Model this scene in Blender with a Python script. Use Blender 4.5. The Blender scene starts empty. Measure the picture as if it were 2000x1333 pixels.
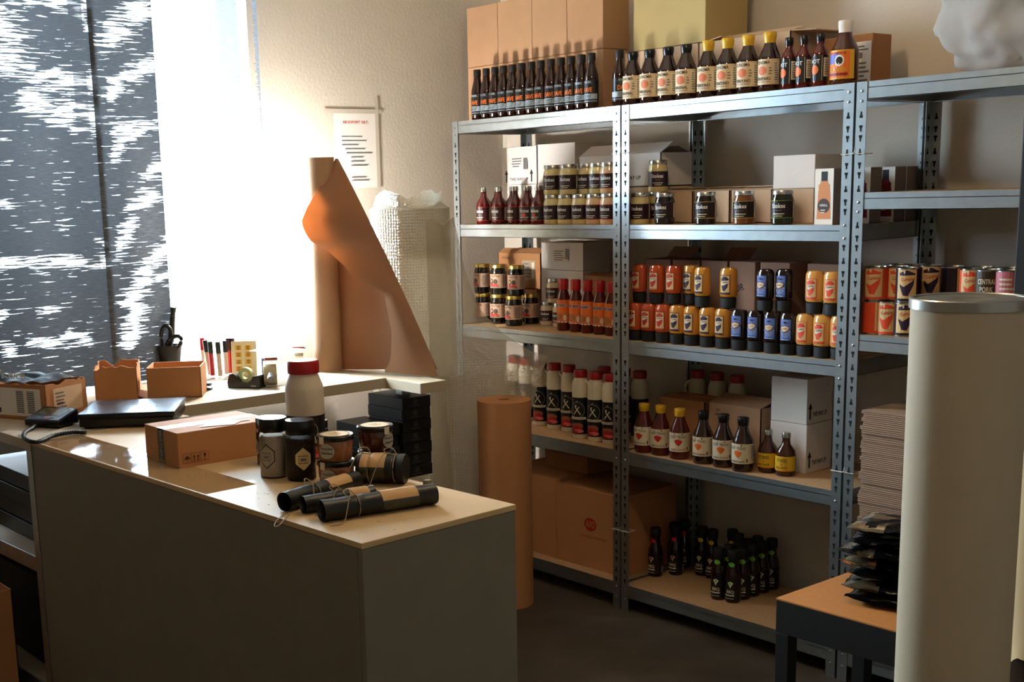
import bpy, bmesh, math, random
from mathutils import Vector, Matrix, noise
random.seed(7)
PI = math.pi
C = bpy.context.scene.collection
# ------------------------------------------------------------------ camera
F = 2459.43; CX, CY = 790.67, 840.13
CAM = Vector((3.0487, -3.2971, 1.5329))
CR = Vector((0.61091108, 0.79108643, -0.03114332)); CU = Vector((-0.1283561, 0.1377856, 0.98210989)); CW = Vector((-0.78122491, 0.59598438, -0.18571552))
cd = bpy.data.cameras.new('camera'); cam = bpy.data.objects.new('camera', cd); C.objects.link(cam)
m3 = Matrix((CR, CU, -CW)).transposed(); cam.matrix_world = Matrix.Translation(CAM) @ m3.to_4x4()
cd.sensor_width = 36; cd.lens = F * 36 / 2000; cd.shift_x = (1000 - CX) / 2000; cd.shift_y = (CY - 666.5) / 2000
cd.clip_start = 0.05
bpy.context.scene.camera = cam
# ------------------------------------------------------------------ light
sc = bpy.context.scene
sc.view_settings.view_transform = 'Standard'; sc.view_settings.look = 'None'; sc.view_settings.gamma = 1; sc.view_settings.exposure = -0.15
w = bpy.data.worlds.new('sky'); sc.world = w; w.use_nodes = True
wb = w.node_tree.nodes['Background']; wb.inputs[0].default_value = (0.74, 0.88, 1.0, 1); wb.inputs[1].default_value = 9.0

def lamp(name, kind, loc, energy, col, size=0.1, target=None, **kw):
    l = bpy.data.lights.new(name, kind); l.energy = energy; l.color = col
    if kind in ('POINT', 'SPOT'): l.shadow_soft_size = size
    elif kind == 'AREA': l.size = size
    for k, v in kw.items(): setattr(l, k, v)
    o = bpy.data.objects.new(name, l); C.objects.link(o); o.location = loc
    if target: o.rotation_euler = (Vector(target) - Vector(loc)).to_track_quat('-Z', 'Y').to_euler()
    return o
port = lamp('window_portal', 'AREA', (-1.17, -1.52, 1.62), 1, (1, 1, 1), 1.5, (0, -1.52, 1.62), shape='RECTANGLE', size_y=1.7)
port.data.cycles.is_portal = True
lamp('daylight', 'AREA', (-1.6, -1.35, 1.85), 400, (0.62, 0.83, 1.0), 1.3, (0.4, -0.9, 1.4))
lamp('added_glare_light', 'POINT', (-0.96, -0.86, 1.42), 80, (1.0, 0.98, 0.94), 0.05)  # unseen light added in front of the sheer panel for the wall glare
lamp('warm_ceiling_spot', 'POINT', (1.02, -1.12, 2.38), 24, (1.0, 0.74, 0.45), 0.04)
lamp('warm_room_fill', 'POINT', (2.5, -2.6, 2.35), 7.5, (1.0, 0.78, 0.54), 0.06)  # weak warm fill added near the camera

def on(px, py, z):
    d = CW + CR * (px - CX) / F - CU * (py - CY) / F; return CAM + d * ((z - CAM.z) / d.z)
def onY(px, py, y):
    d = CW + CR * (px - CX) / F - CU * (py - CY) / F; return CAM + d * ((y - CAM.y) / d.y)
def onX(px, py, x):
    d = CW + CR * (px - CX) / F - CU * (py - CY) / F; return CAM + d * ((x - CAM.x) / d.x)
# ------------------------------------------------------------------ materials
MATS = {}
def lin(c): return tuple(((x / 12.92) if x <= 0.04045 else ((x + 0.055) / 1.055) ** 2.4) for x in c)
def M(name, col=None, rough=0.5, metal=0, bump=0, bscale=60, vary=0, vscale=8, coat=0, trans=0, ior=1.45, stretch=None):
    if name in MATS: return MATS[name]
    m = bpy.data.materials.new(name); m.use_nodes = True; MATS[name] = m
    nt = m.node_tree; b = nt.nodes['Principled BSDF']; c = (*lin(col), 1)
    b.inputs['Base Color'].default_value = c; b.inputs['Roughness'].default_value = rough; b.inputs['Metallic'].default_value = metal
    b.inputs['Coat Weight'].default_value = coat; b.inputs['Coat Roughness'].default_value = 0.05
    b.inputs['IOR'].default_value = ior; b.inputs['Transmission Weight'].default_value = trans
    if vary or bump:
        tc = nt.nodes.new('ShaderNodeTexCoord'); mp = nt.nodes.new('ShaderNodeMapping'); nt.links.new(tc.outputs['Object'], mp.inputs[0])
        if stretch: mp.inputs['Scale'].default_value = stretch
    if vary:
        n = nt.nodes.new('ShaderNodeTexNoise'); n.inputs['Scale'].default_value = vscale; n.inputs['Detail'].default_value = 6
        nt.links.new(mp.outputs[0], n.inputs[0])
        mr = nt.nodes.new('ShaderNodeMapRange'); mr.inputs[1].default_value = 0.3; mr.inputs[2].default_value = 0.7
        mr.inputs[3].default_value = 1 - vary; mr.inputs[4].default_value = 1 + vary
        mx = nt.nodes.new('ShaderNodeMix'); mx.data_type = 'RGBA'; mx.blend_type = 'MULTIPLY'; mx.inputs[0].default_value = 1
        mx.inputs[6].default_value = c; nt.links.new(n.outputs[0], mr.inputs[0]); nt.links.new(mr.outputs[0], mx.inputs[7])
        nt.links.new(mx.outputs[2], b.inputs['Base Color'])
    if bump:
        n2 = nt.nodes.new('ShaderNodeTexNoise'); n2.inputs['Scale'].default_value = bscale; n2.inputs['Detail'].default_value = 4
        nt.links.new(mp.outputs[0], n2.inputs[0])
        bp = nt.nodes.new('ShaderNodeBump'); bp.inputs['Strength'].default_value = bump; bp.inputs['Distance'].default_value = 0.01
        nt.links.new(n2.outputs[0], bp.inputs['Height']); nt.links.new(bp.outputs[0], b.inputs['Normal'])
    return m
def mixmat(name, build):
    if name in MATS: return MATS[name]
    m = bpy.data.materials.new(name); m.use_nodes = True; MATS[name] = m; nt = m.node_tree
    for n in list(nt.nodes):
        if n.type != 'OUTPUT_MATERIAL': nt.nodes.remove(n)
    build(nt, nt.nodes['Material Output']); return m
kraft = M('kraft', (0.67, 0.52, 0.39), 0.85, vary=.05, bump=.05, bscale=200)
kraft_d = M('kraft_brown', (0.62, 0.43, 0.27), 0.85, vary=.06)
kraft_o = M('kraft_orange', (0.71, 0.49, 0.31), 0.8, vary=.04)
kraft_y = M('kraft_olive', (0.66, 0.57, 0.37), 0.85, vary=.04)
kraft_p = M('kraft_pale', (0.76, 0.64, 0.52), 0.85, vary=.04)
whitecard = M('white_card', (0.86, 0.83, 0.80), 0.8, vary=.03)
greycard = M('grey_card', (0.50, 0.45, 0.42), 0.85, vary=.04)
plaster = M('plaster', (0.81, 0.77, 0.71), 0.9, bump=.10, bscale=80, vary=.02)
floor_m = M('concrete', (0.27, 0.235, 0.195), 0.55, bump=.15, bscale=30, vary=.35, vscale=5)
galv = M('galvanised', (0.66, 0.69, 0.70), 0.34, 0.92, vary=.07, vscale=30)
hole = M('hole_dark', (0.03, 0.03, 0.03), 0.9)
chip = M('chipboard', (0.70, 0.56, 0.40), 0.75, vary=.10, vscale=90)
black = M('black_plastic', (0.035, 0.035, 0.04), 0.28)
blackm = M('black_matt', (0.035, 0.033, 0.03), 0.6)
ink = M('ink', (0.06, 0.05, 0.05), 0.6)
greyink = M('grey_ink', (0.42, 0.40, 0.40), 0.7)
white = M('white_paper', (0.90, 0.88, 0.85), 0.7)
cream = M('cream_label', (0.84, 0.78, 0.66), 0.55)
red = M('red_plastic', (0.62, 0.05, 0.06), 0.35)
silver = M('silver_lid', (0.72, 0.72, 0.70), 0.25, 1)
gold = M('gold_lid', (0.80, 0.70, 0.40), 0.3, 1)
yellow = M('yellow_cap', (0.80, 0.62, 0.12), 0.35)
sauce = M('dark_sauce', (0.13, 0.045, 0.03), 0.07, coat=.5)
sauce_r = M('red_sauce', (0.30, 0.05, 0.035), 0.07, coat=.5)
sauce_b = M('brown_sauce', (0.17, 0.07, 0.035), 0.07, coat=.5)
amber = M('amber_sauce', (0.25, 0.09, 0.03), 0.07, coat=.5)
mayo = M('mayonnaise', (0.80, 0.72, 0.50), 0.12, coat=.5)
def clearf(nt, out):
    t = nt.nodes.new('ShaderNodeBsdfTransparent'); g = nt.nodes.new('ShaderNodeBsdfGlossy'); g.inputs['Roughness'].default_value = .05
    f = nt.nodes.new('ShaderNodeFresnel'); f.inputs[0].default_value = 1.35; mx = nt.nodes.new('ShaderNodeMixShader')
    nt.links.new(f.outputs[0], mx.inputs[0]); nt.links.new(t.outputs[0], mx.inputs[1]); nt.links.new(g.outputs[0], mx.inputs[2]); nt.links.new(mx.outputs[0], out.inputs[0])
clear = mixmat('clear_plastic', clearf)
# ------------------------------------------------------------------ helpers
def mesh_obj(name, bm, mats, parent=None, loc=(0, 0, 0), smooth=None):
    me = bpy.data.meshes.new(name); bm.to_mesh(me); bm.free()
    for m in (mats if isinstance(mats, (list, tuple)) else [mats]): me.materials.append(m)
    if smooth is not None:
        for p in me.polygons: p.use_smooth = True
        me.set_sharp_from_angle(angle=math.radians(smooth))
    o = bpy.data.objects.new(name, me); C.objects.link(o); o.location = loc
    if parent: o.parent = parent
    return o
def tag(o, label, cat, group=None, kind=None):
    if label: o['label'] = label
    if cat: o['category'] = cat
    if group: o['group'] = group
    if kind: o['kind'] = kind
    return o
def thing(name, label, cat, loc=(0, 0, 0), rz=0, group=None):
    o = bpy.data.objects.new(name, None); C.objects.link(o); o.empty_display_size = .05
    o.location = loc; o.rotation_euler = (0, 0, rz); return tag(o, label, cat, group)
def dup(o, parent=None):
    c = o.copy(); C.objects.link(c)
    if parent: c.parent = parent
    for ch in list(o.children):
        dup(ch, c)
    return c
def struct(o): o['kind'] = 'structure'; return o
def bx(bm, x0, y0, z0, x1, y1, z1, mi=0, bev=0):
    vs = [bm.verts.new(p) for p in ((x0, y0, z0), (x1, y0, z0), (x1, y1, z0), (x0, y1, z0), (x0, y0, z1), (x1, y0, z1), (x1, y1, z1), (x0, y1, z1))]
    fs = [bm.faces.new([vs[i] for i in f]) for f in ((3, 2, 1, 0), (4, 5, 6, 7), (0, 1, 5, 4), (1, 2, 6, 5), (2, 3, 7, 6), (3, 0, 4, 7))]
    for f in fs: f.material_index = mi
    if bev:
        es = list({e for f in fs for e in f.edges})
        r = bmesh.ops.bevel(bm, geom=es, offset=bev, segments=2, affect='EDGES', profile=.6)
        for f in r['faces']: f.material_index = mi
    return fs
def box(name, x0, y0, z0, x1, y1, z1, mat, parent=None, bev=0.002):
    bm = bmesh.new(); bx(bm, x0, y0, z0, x1, y1, z1, 0, bev); return mesh_obj(name, bm, mat, parent)
def lathe_bm(bm, prof, seg=24, mi=0, c=(0, 0, 0), sy=1.0):
    rings = []
    for r, z in prof:
        if r < 1e-5: rings.append([bm.verts.new((c[0], c[1], c[2] + z))])
        else: rings.append([bm.verts.new((c[0] + r * math.cos(2 * PI * i / seg), c[1] + sy * r * math.sin(2 * PI * i / seg), c[2] + z)) for i in range(seg)])
    for a, b in zip(rings, rings[1:]):
        for i in range(seg):
            j = (i + 1) % seg
            if len(a) == 1 and len(b) == 1: continue
            if len(a) == 1: f = bm.faces.new((a[0], b[j], b[i]))
            elif len(b) == 1: f = bm.faces.new((a[i], a[j], b[0]))
            else: f = bm.faces.new((a[i], a[j], b[j], b[i]))
            f.material_index = mi
def lathe(name, prof, mat, parent=None, seg=24, smooth=40, sy=1.0, loc=(0, 0, 0)):
    bm = bmesh.new(); lathe_bm(bm, prof, seg, 0, (0, 0, 0), sy); bmesh.ops.recalc_face_normals(bm, faces=bm.faces)
    return mesh_obj(name, bm, mat, parent, loc, smooth)
def tube_bm(bm, pts, r, seg=8, mi=0):
    pts = [Vector(p) for p in pts]; rings = []; up = Vector((0, 0, 1))
    for i, p in enumerate(pts):
        t = (pts[min(i + 1, len(pts) - 1)] - pts[max(i - 1, 0)]).normalized()
        a = t.cross(up); a = a.normalized() if a.length > 1e-3 else Vector((1, 0, 0)); b = t.cross(a)
        rr = r(i / (len(pts) - 1)) if callable(r) else r
        rings.append([bm.verts.new(p + a * rr * math.cos(2 * PI * k / seg) + b * rr * math.sin(2 * PI * k / seg)) for k in range(seg)])
    for A, B in zip(rings, rings[1:]):
        for k in range(seg): bm.faces.new((A[k], A[(k + 1) % seg], B[(k + 1) % seg], B[k])).material_index = mi
    for R in (rings[0], rings[-1]):
        bm.faces.new(R).material_index = mi
    bmesh.ops.recalc_face_normals(bm, faces=bm.faces)
def tube(name, pts, r, mat, parent=None, seg=8):
    bm = bmesh.new(); tube_bm(bm, pts, r, seg); return mesh_obj(name, bm, mat, parent, smooth=50)
def smoothpts(pts, n=6):
    pts = [Vector(p) for p in pts]; out = []
    for i in range(len(pts) - 1):
        p0, p1, p2, p3 = pts[max(i - 1, 0)], pts[i], pts[i + 1], pts[min(i + 2, len(pts) - 1)]
        for k in range(n):
            t = k / n; out.append(.5 * ((2 * p1) + (-p0 + p2) * t + (2 * p0 - 5 * p1 + 4 * p2 - p3) * t * t + (-p0 + 3 * p1 - 3 * p2 + p3) * t ** 3))
    out.append(pts[-1]); return out
TX = {}
def text_geo(s, bold=0):
    k = (s, bold)
    if k in TX: return TX[k]
    cu = bpy.data.curves.new('t', 'FONT'); cu.body = s; cu.size = 1; cu.resolution_u = 2; cu.offset = bold
    o = bpy.data.objects.new('t', cu); C.objects.link(o); dg = bpy.context.evaluated_depsgraph_get()
    me = bpy.data.meshes.new_from_object(o.evaluated_get(dg))
    vs = [(v.co.x, v.co.y) for v in me.vertices]; fs = [tuple(p.vertices) for p in me.polygons]
    x0 = min(v[0] for v in vs); x1 = max(v[0] for v in vs); y0 = min(v[1] for v in vs); y1 = max(v[1] for v in vs)
    vs = [((x - (x0 + x1) / 2) / (y1 - y0), (y - (y0 + y1) / 2) / (y1 - y0)) for x, y in vs]
    TX[k] = (vs, fs, (x1 - x0) / (y1 - y0)); bpy.data.objects.remove(o); bpy.data.meshes.remove(me); bpy.data.curves.remove(cu)
    return TX[k]
EPS = 0.00022
def decal(name, shapes, wrap, parent=None, step=None, rng=None):
    """flat artwork in (u,v) laid on a surface by wrap(u, v, lift)"""
    bm = bmesh.new(); mats = []
    def mi(m):
        if m not in mats: mats.append(m)
        return mats.index(m)
    for L, s in enumerate(shapes):
        k = s[0]; lift = EPS * (L + 1)
        if k == 'r':
            _, u0, v0, u1, v1, m = s; polys = [[(u0, v0), (u1, v0), (u1, v1), (u0, v1)]]
        elif k == 'p': _, pl, m = s; polys = [pl]
        elif k == 'e':
            _, u, v, a, b, m = s; polys = [[(u + a * math.cos(2 * PI * i / 20), v + b * math.sin(2 * PI * i / 20)) for i in range(20)]]
        elif k == 'o':   # ring
            _, u, v, a, b, t, m = s; polys = []
            for i in range(20):
                p, q = 2 * PI * i / 20, 2 * PI * (i + 1) / 20
                polys.append([(u + a * math.cos(p), v + b * math.sin(p)), (u + a * math.cos(q), v + b * math.sin(q)), (u + (a - t) * math.cos(q), v + (b - t) * math.sin(q)), (u + (a - t) * math.cos(p), v + (b - t) * math.sin(p))])
        elif k == 't':
            _, txt, u, v, h, m = s[:6]; wmax = s[6] if len(s) > 6 else None; rot = s[7] if len(s) > 7 else 0
            vs, fs, wd = text_geo(txt, .02); sx = h
            if wmax: sx = wmax / wd
            cr, sr = math.cos(rot), math.sin(rot)
            bv = [bm.verts.new((u + x * sx * cr - y * h * sr, v + x * sx * sr + y * h * cr, lift)) for x, y in vs]
            for f in fs:
                try: bm.faces.new([bv[i] for i in f]).material_index = mi(m)
                except ValueError: pass
            continue
        for pl in polys:
            f = bm.faces.new([bm.verts.new((u, v, lift)) for u, v in pl]); f.material_index = mi(m)
    if step:
        a, b = rng; n = int((b - a) / step) + 1
        for i in range(n + 1):
            bmesh.ops.bisect_plane(bm, geom=bm.verts[:] + bm.edges[:] + bm.faces[:], plane_co=(a + (b - a) * i / n, 0, 0), plane_no=(1, 0, 0))
    for v in bm.verts: v.co = wrap(v.co.x, v.co.y, v.co.z)
    return mesh_obj(name, bm, mats, parent)
def cyl_label(name, shapes, R, parent, rot=0, sy=1.0, z0=0):
    us = [x for s in shapes if s[0] == 'r' for x in (s[1], s[3])] or [-R, R]
    def wrap(u, v, l):
        a = u / (R * (1 + sy) / 2) + rot; return Vector(((R + l + .0003) * math.sin(a), -(R * sy + l + .0003) * math.cos(a), v + z0))
    return decal(name, shapes, wrap, parent, R * 0.26, (min(us), max(us)))
def face_label(name, shapes, o, ud, vd, parent=None):
    o = Vector(o); ud = Vector(ud).normalized(); vd = Vector(vd).normalized(); n = ud.cross(vd)
    return decal(name, shapes, lambda u, v, l: o + ud * u + vd * v + n * (l + .0004), parent)
def bars(u0, u1, v0, v1, n, m, seed=0):
    rd = random.Random(seed); out = []
    for i in range(n):
        v = v1 - (v1 - v0) * (i + .5) / n; a = u0 + rd.uniform(0, .1) * (u1 - u0); b = u1 - rd.uniform(0, .35) * (u1 - u0); t = (v1 - v0) / n * .22
        out.append(('r', a, v - t, b, v + t, m))
    return out
ORD = ['first', 'second', 'third', 'fourth', 'fifth', 'sixth', 'seventh', 'eighth', 'ninth', 'tenth', 'eleventh', 'twelfth', 'thirteenth', 'fourteenth', 'fifteenth', 'sixteenth', 'seventeenth', 'eighteenth', 'nineteenth', 'twentieth']
def nth(i, n):
    if n == 1: return ''
    return 'leftmost' if i == 0 else 'rightmost' if i == n - 1 else ORD[i] + ' from left'
class Proto:
    def __init__(s, root): s.root = root; s.used = False
    def put(s, loc, rz, label, cat, group=None, name=None):
        o = dup(s.root) if s.used else s.root; s.used = True
        o.location = loc; o.rotation_euler = (0, 0, rz); o['label'] = label; o['category'] = cat
        if group: o['group'] = group
        elif 'group' in o: del o['group']
        return o

# ------------------------------------------------------------------ room shell
XW, YB = -1.1, 0.45
def wallbox(name, *a, mat=plaster): return struct(box(name, *a, mat, None, 0))
struct(box('floor', -1.5, -5.0, -0.1, 4.4, 0.75, 0, floor_m, None, 0))
struct(box('ceiling', -1.5, -5.0, 2.9, 4.4, 0.75, 3.0, plaster, None, 0))
wallbox('wall_back', -1.1, YB, 0, 4.4, 0.7, 2.9)
wallbox('wall_right', 4.15, -4.75, 0, 4.4, 0.45, 2.9)
wallbox('wall_front', -1.1, -5.0, 0, 4.4, -4.75, 2.9)
WY0, WY1, WZ0, WZ1 = -2.3, -0.80, 0.78, 2.55
bm = bmesh.new()
bx(bm, -1.4, WY1, 0, XW, 0.7, 2.9); bx(bm, -1.4, -5.0, 0, XW, WY0, 2.9); bx(bm, -1.4, WY0, 0, XW, WY1, WZ0); bx(bm, -1.4, WY0, WZ1, XW, WY1, 2.9)
struct(mesh_obj('wall_left', bm, plaster))
bm = bmesh.new(); fr = M('window_frame_white', (0.8, 0.8, 0.8), .4)
for y in (WY0, -1.42, WY1 - .05): bx(bm, -1.32, y, WZ0, -1.26, y + .05, WZ1)
for z in (WZ0, WZ1 - .05): bx(bm, -1.32, WY0, z, -1.26, WY1, z + .05)
wn = struct(mesh_obj('window_1', bm, fr))
box('window_pane', -1.295, WY0 + .05, WZ0 + .05, -1.289, WY1 - .05, WZ1 - .05, clear, wn, 0)
# ------------------------------------------------------------------ curtains (woven, openness mapped so the sky shows as bright patches)
def curtain_mat(name, trans, dark, light):
    def f(nt, out):
        N = nt.nodes.new; L = nt.links.new
        tc = N('ShaderNodeTexCoord'); at = N('ShaderNodeAttribute'); at.attribute_name = 'thin'
        def streak(sy, sz, det):
            m2 = N('ShaderNodeMapping'); m2.inputs['Scale'].default_value = (1, sy, sz); L(tc.outputs['Object'], m2.inputs[0])
            st = N('ShaderNodeTexNoise'); st.inputs['Scale'].default_value = 1; st.inputs['Detail'].default_value = det; L(m2.outputs[0], st.inputs[0]); return st.outputs[0]
        s1 = streak(11, 170, 4); s2 = streak(30, 420, 2); s3 = streak(4, 14, 3)
        a = N('ShaderNodeMath'); a.operation = 'MULTIPLY_ADD'; a.inputs[1].default_value = 2.4; L(s1, a.inputs[0]); L(at.outputs['Fac'], a.inputs[2])
        b = N('ShaderNodeMath'); b.operation = 'MULTIPLY_ADD'; b.inputs[1].default_value = .5; L(s3, b.inputs[0]); L(a.outputs[0], b.inputs[2])
        mr = N('ShaderNodeMapRange'); mr.inputs[1].default_value = 1.97; mr.inputs[2].default_value = 2.25; mr.clamp = True; L(b.outputs[0], mr.inputs[0])
        cl = N('ShaderNodeMix'); cl.data_type = 'RGBA'; cl.inputs[6].default_value = (*dark, 1); cl.inputs[7].default_value = (*light, 1)
        cr = N('ShaderNodeMapRange'); cr.inputs[1].default_value = .35; cr.inputs[2].default_value = .65; L(s2, cr.inputs[0]); L(cr.outputs[0], cl.inputs[0])
        d = N('ShaderNodeBsdfDiffuse'); L(cl.outputs[2], d.inputs[0]); t = N('ShaderNodeBsdfTranslucent'); t.inputs[0].default_value = (trans, trans, trans * 1.05, 1)
        ad = N('ShaderNodeAddShader'); L(d.outputs[0], ad.inputs[0]); L(t.outputs[0], ad.inputs[1])
        tr = N('ShaderNodeBsdfTransparent'); mx = N('ShaderNodeMixShader'); L(mr.outputs[0], mx.inputs[0]); L(ad.outputs[0], mx.inputs[1]); L(tr.outputs[0], mx.inputs[2]); L(mx.outputs[0], out.inputs[0])
    return mixmat(name, f)
def capsule(p, a, b, ra, rb):
    ap = (p[0] - a[0], p[1] - a[1]); ab = (b[0] - a[0], b[1] - a[1]); h = max(0, min(1, (ap[0] * ab[0] + ap[1] * ab[1]) / max(1e-6, ab[0] ** 2 + ab[1] ** 2)))
    d = math.hypot(ap[0] - ab[0] * h, ap[1] - ab[1] * h); r = ra + (rb - ra) * h; return max(0, 1.15 - d / r * .75)
# bright patches of outside light, drawn as openness of the weave: (x0, y0, x1, y1, r0, r1)
def thin_a(px, py):
    v = 0
    for q in ((-10, 40, 25, 100, 45, 40), (60, -5, 170, 5, 16, 22), (10, 130, 60, 140, 22, 16), (70, 155, 175, 160, 22, 30), (60, 195, 180, 235, 34, 36), (0, 515, 120, 512, 12, 16), (120, 512, 225, 512, 14, 16), (0, 400, 15, 400, 12, 12), (60, 670, 170, 660, 12, 16), (0, 675, 12, 685, 16, 20), (0, 615, 5, 615, 12, 12), (75, 610, 115, 605, 8, 8), (190, 470, 215, 480, 8, 10), (150, 20, 172, 60, 10, 8)):
        v = max(v, capsule((px, py), (q[0], q[1]), (q[2], q[3]), q[4], q[5]))
    return min(v, .95) * .50 + .19
def thin_b(px, py):
    v = 0
    for q in ((205, 75, 245, 45, 24, 34), (255, 35, 290, 0, 30, 30), (212, 185, 250, 150, 22, 20), (250, 145, 300, 125, 18, 22), (225, 300, 235, 260, 18, 26), (240, 255, 305, 245, 18, 14), (285, 345, 312, 325, 14, 20), (260, 410, 300, 380, 18, 18), (235, 480, 260, 430, 18, 16), (275, 530, 330, 480, 18, 20), (255, 590, 285, 540, 22, 18), (255, 660, 265, 600, 20, 22), (310, 545, 330, 530, 8, 8)):
        v = max(v, capsule((px, py), (q[0], q[1]), (q[2], q[3]), q[4], q[5]))
    if px < 210 + py * .05 - 8 and px < 200 + py * .055: v *= .4
    return min(v, .97) * .54 + .19
def thin_c(px, py):
    x = px - py * .06; v = 1.3
    f = max(0, min(1, (330 - py) / 90))
    for c, w_, d in ((403, 11, 1.0), (440, 22, 1.12)): v -= d * f * max(0, min(1, (w_ - abs(x - c)) / 5 + .3))
    v -= 1.0 * max(0, min(1, (620 - py) / 200)) * max(0, min(1, (5.5 - abs(x - 497)) / 3 + .2))
    v -= .35 * max(0, (260 - py) / 260) * (x < 395)
    return v
def px_of(P_):
    d = P_ - CAM; z = d.dot(CW); return CX + F * d.dot(CR) / z, CY - F * d.dot(CU) / z
def panel(name, y0, y1, x, amp, wl, mat, label, thin, cat='curtain', z0=.905, z1=2.75, ph=0):
    nz = 150; n = int((y1 - y0) / .011); bm = bmesh.new(); at = bm.verts.layers.float.new('thin'); rows = []
    for j in range(nz + 1):
        z = z0 + (z1 - z0) * j / nz; row = []
        for i in range(n + 1):
            v = bm.verts.new((x + amp * math.sin(ph + 2 * PI * (y0 + (y1 - y0) * i / n) / wl), y0 + (y1 - y0) * i / n, z)); v[at] = thin(*px_of(v.co)); row.append(v)
        rows.append(row)
    for a, b in zip(rows, rows[1:]):
        for i in range(n): bm.faces.new((a[i], a[i + 1], b[i + 1], b[i]))
    return tag(mesh_obj(name, bm, mat, smooth=60), label, cat)
panel('curtain', -2.42, onX(183, 100, -1.035).y, -1.035, .004, .3, curtain_mat('weave_dense', .006, (.026, .028, .031), (.072, .078, .082)), 'wide dark woven curtain panel at the left of the window', thin_a)
panel('curtain', onX(176, 100, -1.02).y, onX(301, 100, -1.02).y, -1.02, .003, .2, curtain_mat('weave_mid', .006, (.025, .025, .025), (.075, .078, .078)), 'narrow dark woven curtain panel with ragged bright patches, beside the white glare', thin_b)
panel('curtain', onX(296, 100, -1.028).y, onX(505, 100, -1.028).y, -1.028, .007, .16, curtain_mat('weave_sheer', .05, (.03, .036, .045), (.12, .14, .17)), 'sheer blown-out curtain panel by the white wall', thin_c)
rail = tag(tube('curtain_rail', [(-1.03, -2.5, 2.76), (-1.03, -.7, 2.76)], .012, galv), 'metal rail carrying the window curtains', 'rail')

# ------------------------------------------------------------------ notice on wall
p = onX(696, 292, XW)
nz = thing('paper_notice', 'white paper notice with a red heading taped to the left wall', 'notice', (XW + .001, p.y, p.z))
sh = [('r', -.105, -.15, .105, .15, white), ('t', 'AB SOFORT GILT:', .0, .105, .011, M('red_ink', (.75, .12, .1), .6), .125)]
for i, (a, b) in enumerate([(-.07, .03), (-.07, .05), (-.07, .01), (-.055, .04), (-.05, .075), (-.03, .03), (-.03, .035), (-.03, .05)]): sh.append(('r', a, .048 - .016 * i, b, .052 - .016 * i, greyink))
sh += [('r', -.03, -.11, .04, -.106, greyink), ('r', -.03, -.122, .055, -.118, greyink)]
face_label('sheet', sh, (0, 0, 0), (0, 1, 0), (0, 0, 1), nz)
tapem = M('clear_tape', (.78, .74, .68), .3)
face_label('tape_strip', [('r', -.15, .138, .13, .155, tapem)], (.0014, 0, 0), (0, 1, 0), (0, 0, 1), nz)
face_label('tape_strip', [('r', .095, -.15, .112, .2, tapem)], (.0018, 0, 0), (0, 1, 0), (0, 0, 1), nz)

# ------------------------------------------------------------------ shelving units
def keyhole(bm, x, y, z, ax, up, s=1.0, mi=1):
    """a raised-slot shape drawn on the face of an upright: ax = +x face axis or y"""
    pts = [(-.0022, .009), (.0022, .009), (.0030, -.001), (.0052, -.003), (.0052, -.009), (-.0052, -.009), (-.0052, -.003), (-.0030, -.001)]
    vs = []
    for a, b in pts:
        b = b if up else -b
        vs.append(bm.verts.new((x + a * s, y, z + b * s)) if ax == 'x' else bm.verts.new((x, y + a * s, z + b * s)))
    if not up: vs.reverse()
    f = bm.faces.new(vs); f.material_index = mi
def upright(parent, x, y, sx, sy, H=1.8, levels=()):
    """L profile; corner at (x,y), legs extend sx*.035 in x and sy*.035 in y"""
    bm = bmesh.new(); w_ = .033; t = .0018
    bx(bm, min(x, x + sx * w_), min(y, y + sy * t), 0, max(x, x + sx * w_), max(y, y + sy * t), H)
    bx(bm, min(x, x + sx * t), min(y + sy * t, y + sy * w_), 0, max(x, x + sx * t), max(y + sy * t, y + sy * w_), H)
    k = 0; z = .045
    fy = y - .0004 if sy > 0 else y - t - .0004
    while z < H - .02:
        near = any(l - .056 < z < l + .004 for l in levels)
        m = k % 3
        if near:
            # rivet heads
            for dx in ():
                pass
            bmesh.ops.create_uvsphere(bm, u_segments=8, v_segments=5, radius=.0042, matrix=Matrix.Translation((x + sx * .017, fy - .0005, z)) @ Matrix.Diagonal((1, .5, 1, 1)))
        else: keyhole(bm, x + sx * .017, fy, z, 'x', m == 0)
        if not near:
            fx = x + (t + .0004) * sx
            for xx in (fx, x - .0004 * sx): keyhole(bm, xx, y + sy * .018, z, 'y', m == 0)
        z += (.038, .0275, .0385)[m]; k += 1
    return mesh_obj('upright', bm, [galv, hole], parent)
def beam(parent, x0, x1, y, z, sy):
    bm = bmesh.new(); t = .0018; h = .049
    bx(bm, x0, min(y, y + sy * t), z - h, x1, max(y, y + sy * t), z)
    bx(bm, x0, min(y, y + sy * .02), z - h, x1, max(y, y + sy * .02), z - h + t)
    bx(bm, x0, min(y, y + sy * .012), z - .018, x1, max(y, y + sy * .012), z - .016)
    return mesh_obj('beam', bm, galv, parent)
def sbeam(parent, x, y0, y1, z, sx):
    bm = bmesh.new(); t = .0018; h = .049
    bx(bm, min(x, x + sx * t), y0, z - h, max(x, x + sx * t), y1, z)
    bx(bm, min(x, x + sx * .02), y0, z - h, max(x, x + sx * .02), y1, z - h + t)
    return mesh_obj('side_beam', bm, galv, parent)
Z = [1.8, 1.397, .995, .595, .0985]; Z3 = [1.8, 1.49, 1.079, .0985]
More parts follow.
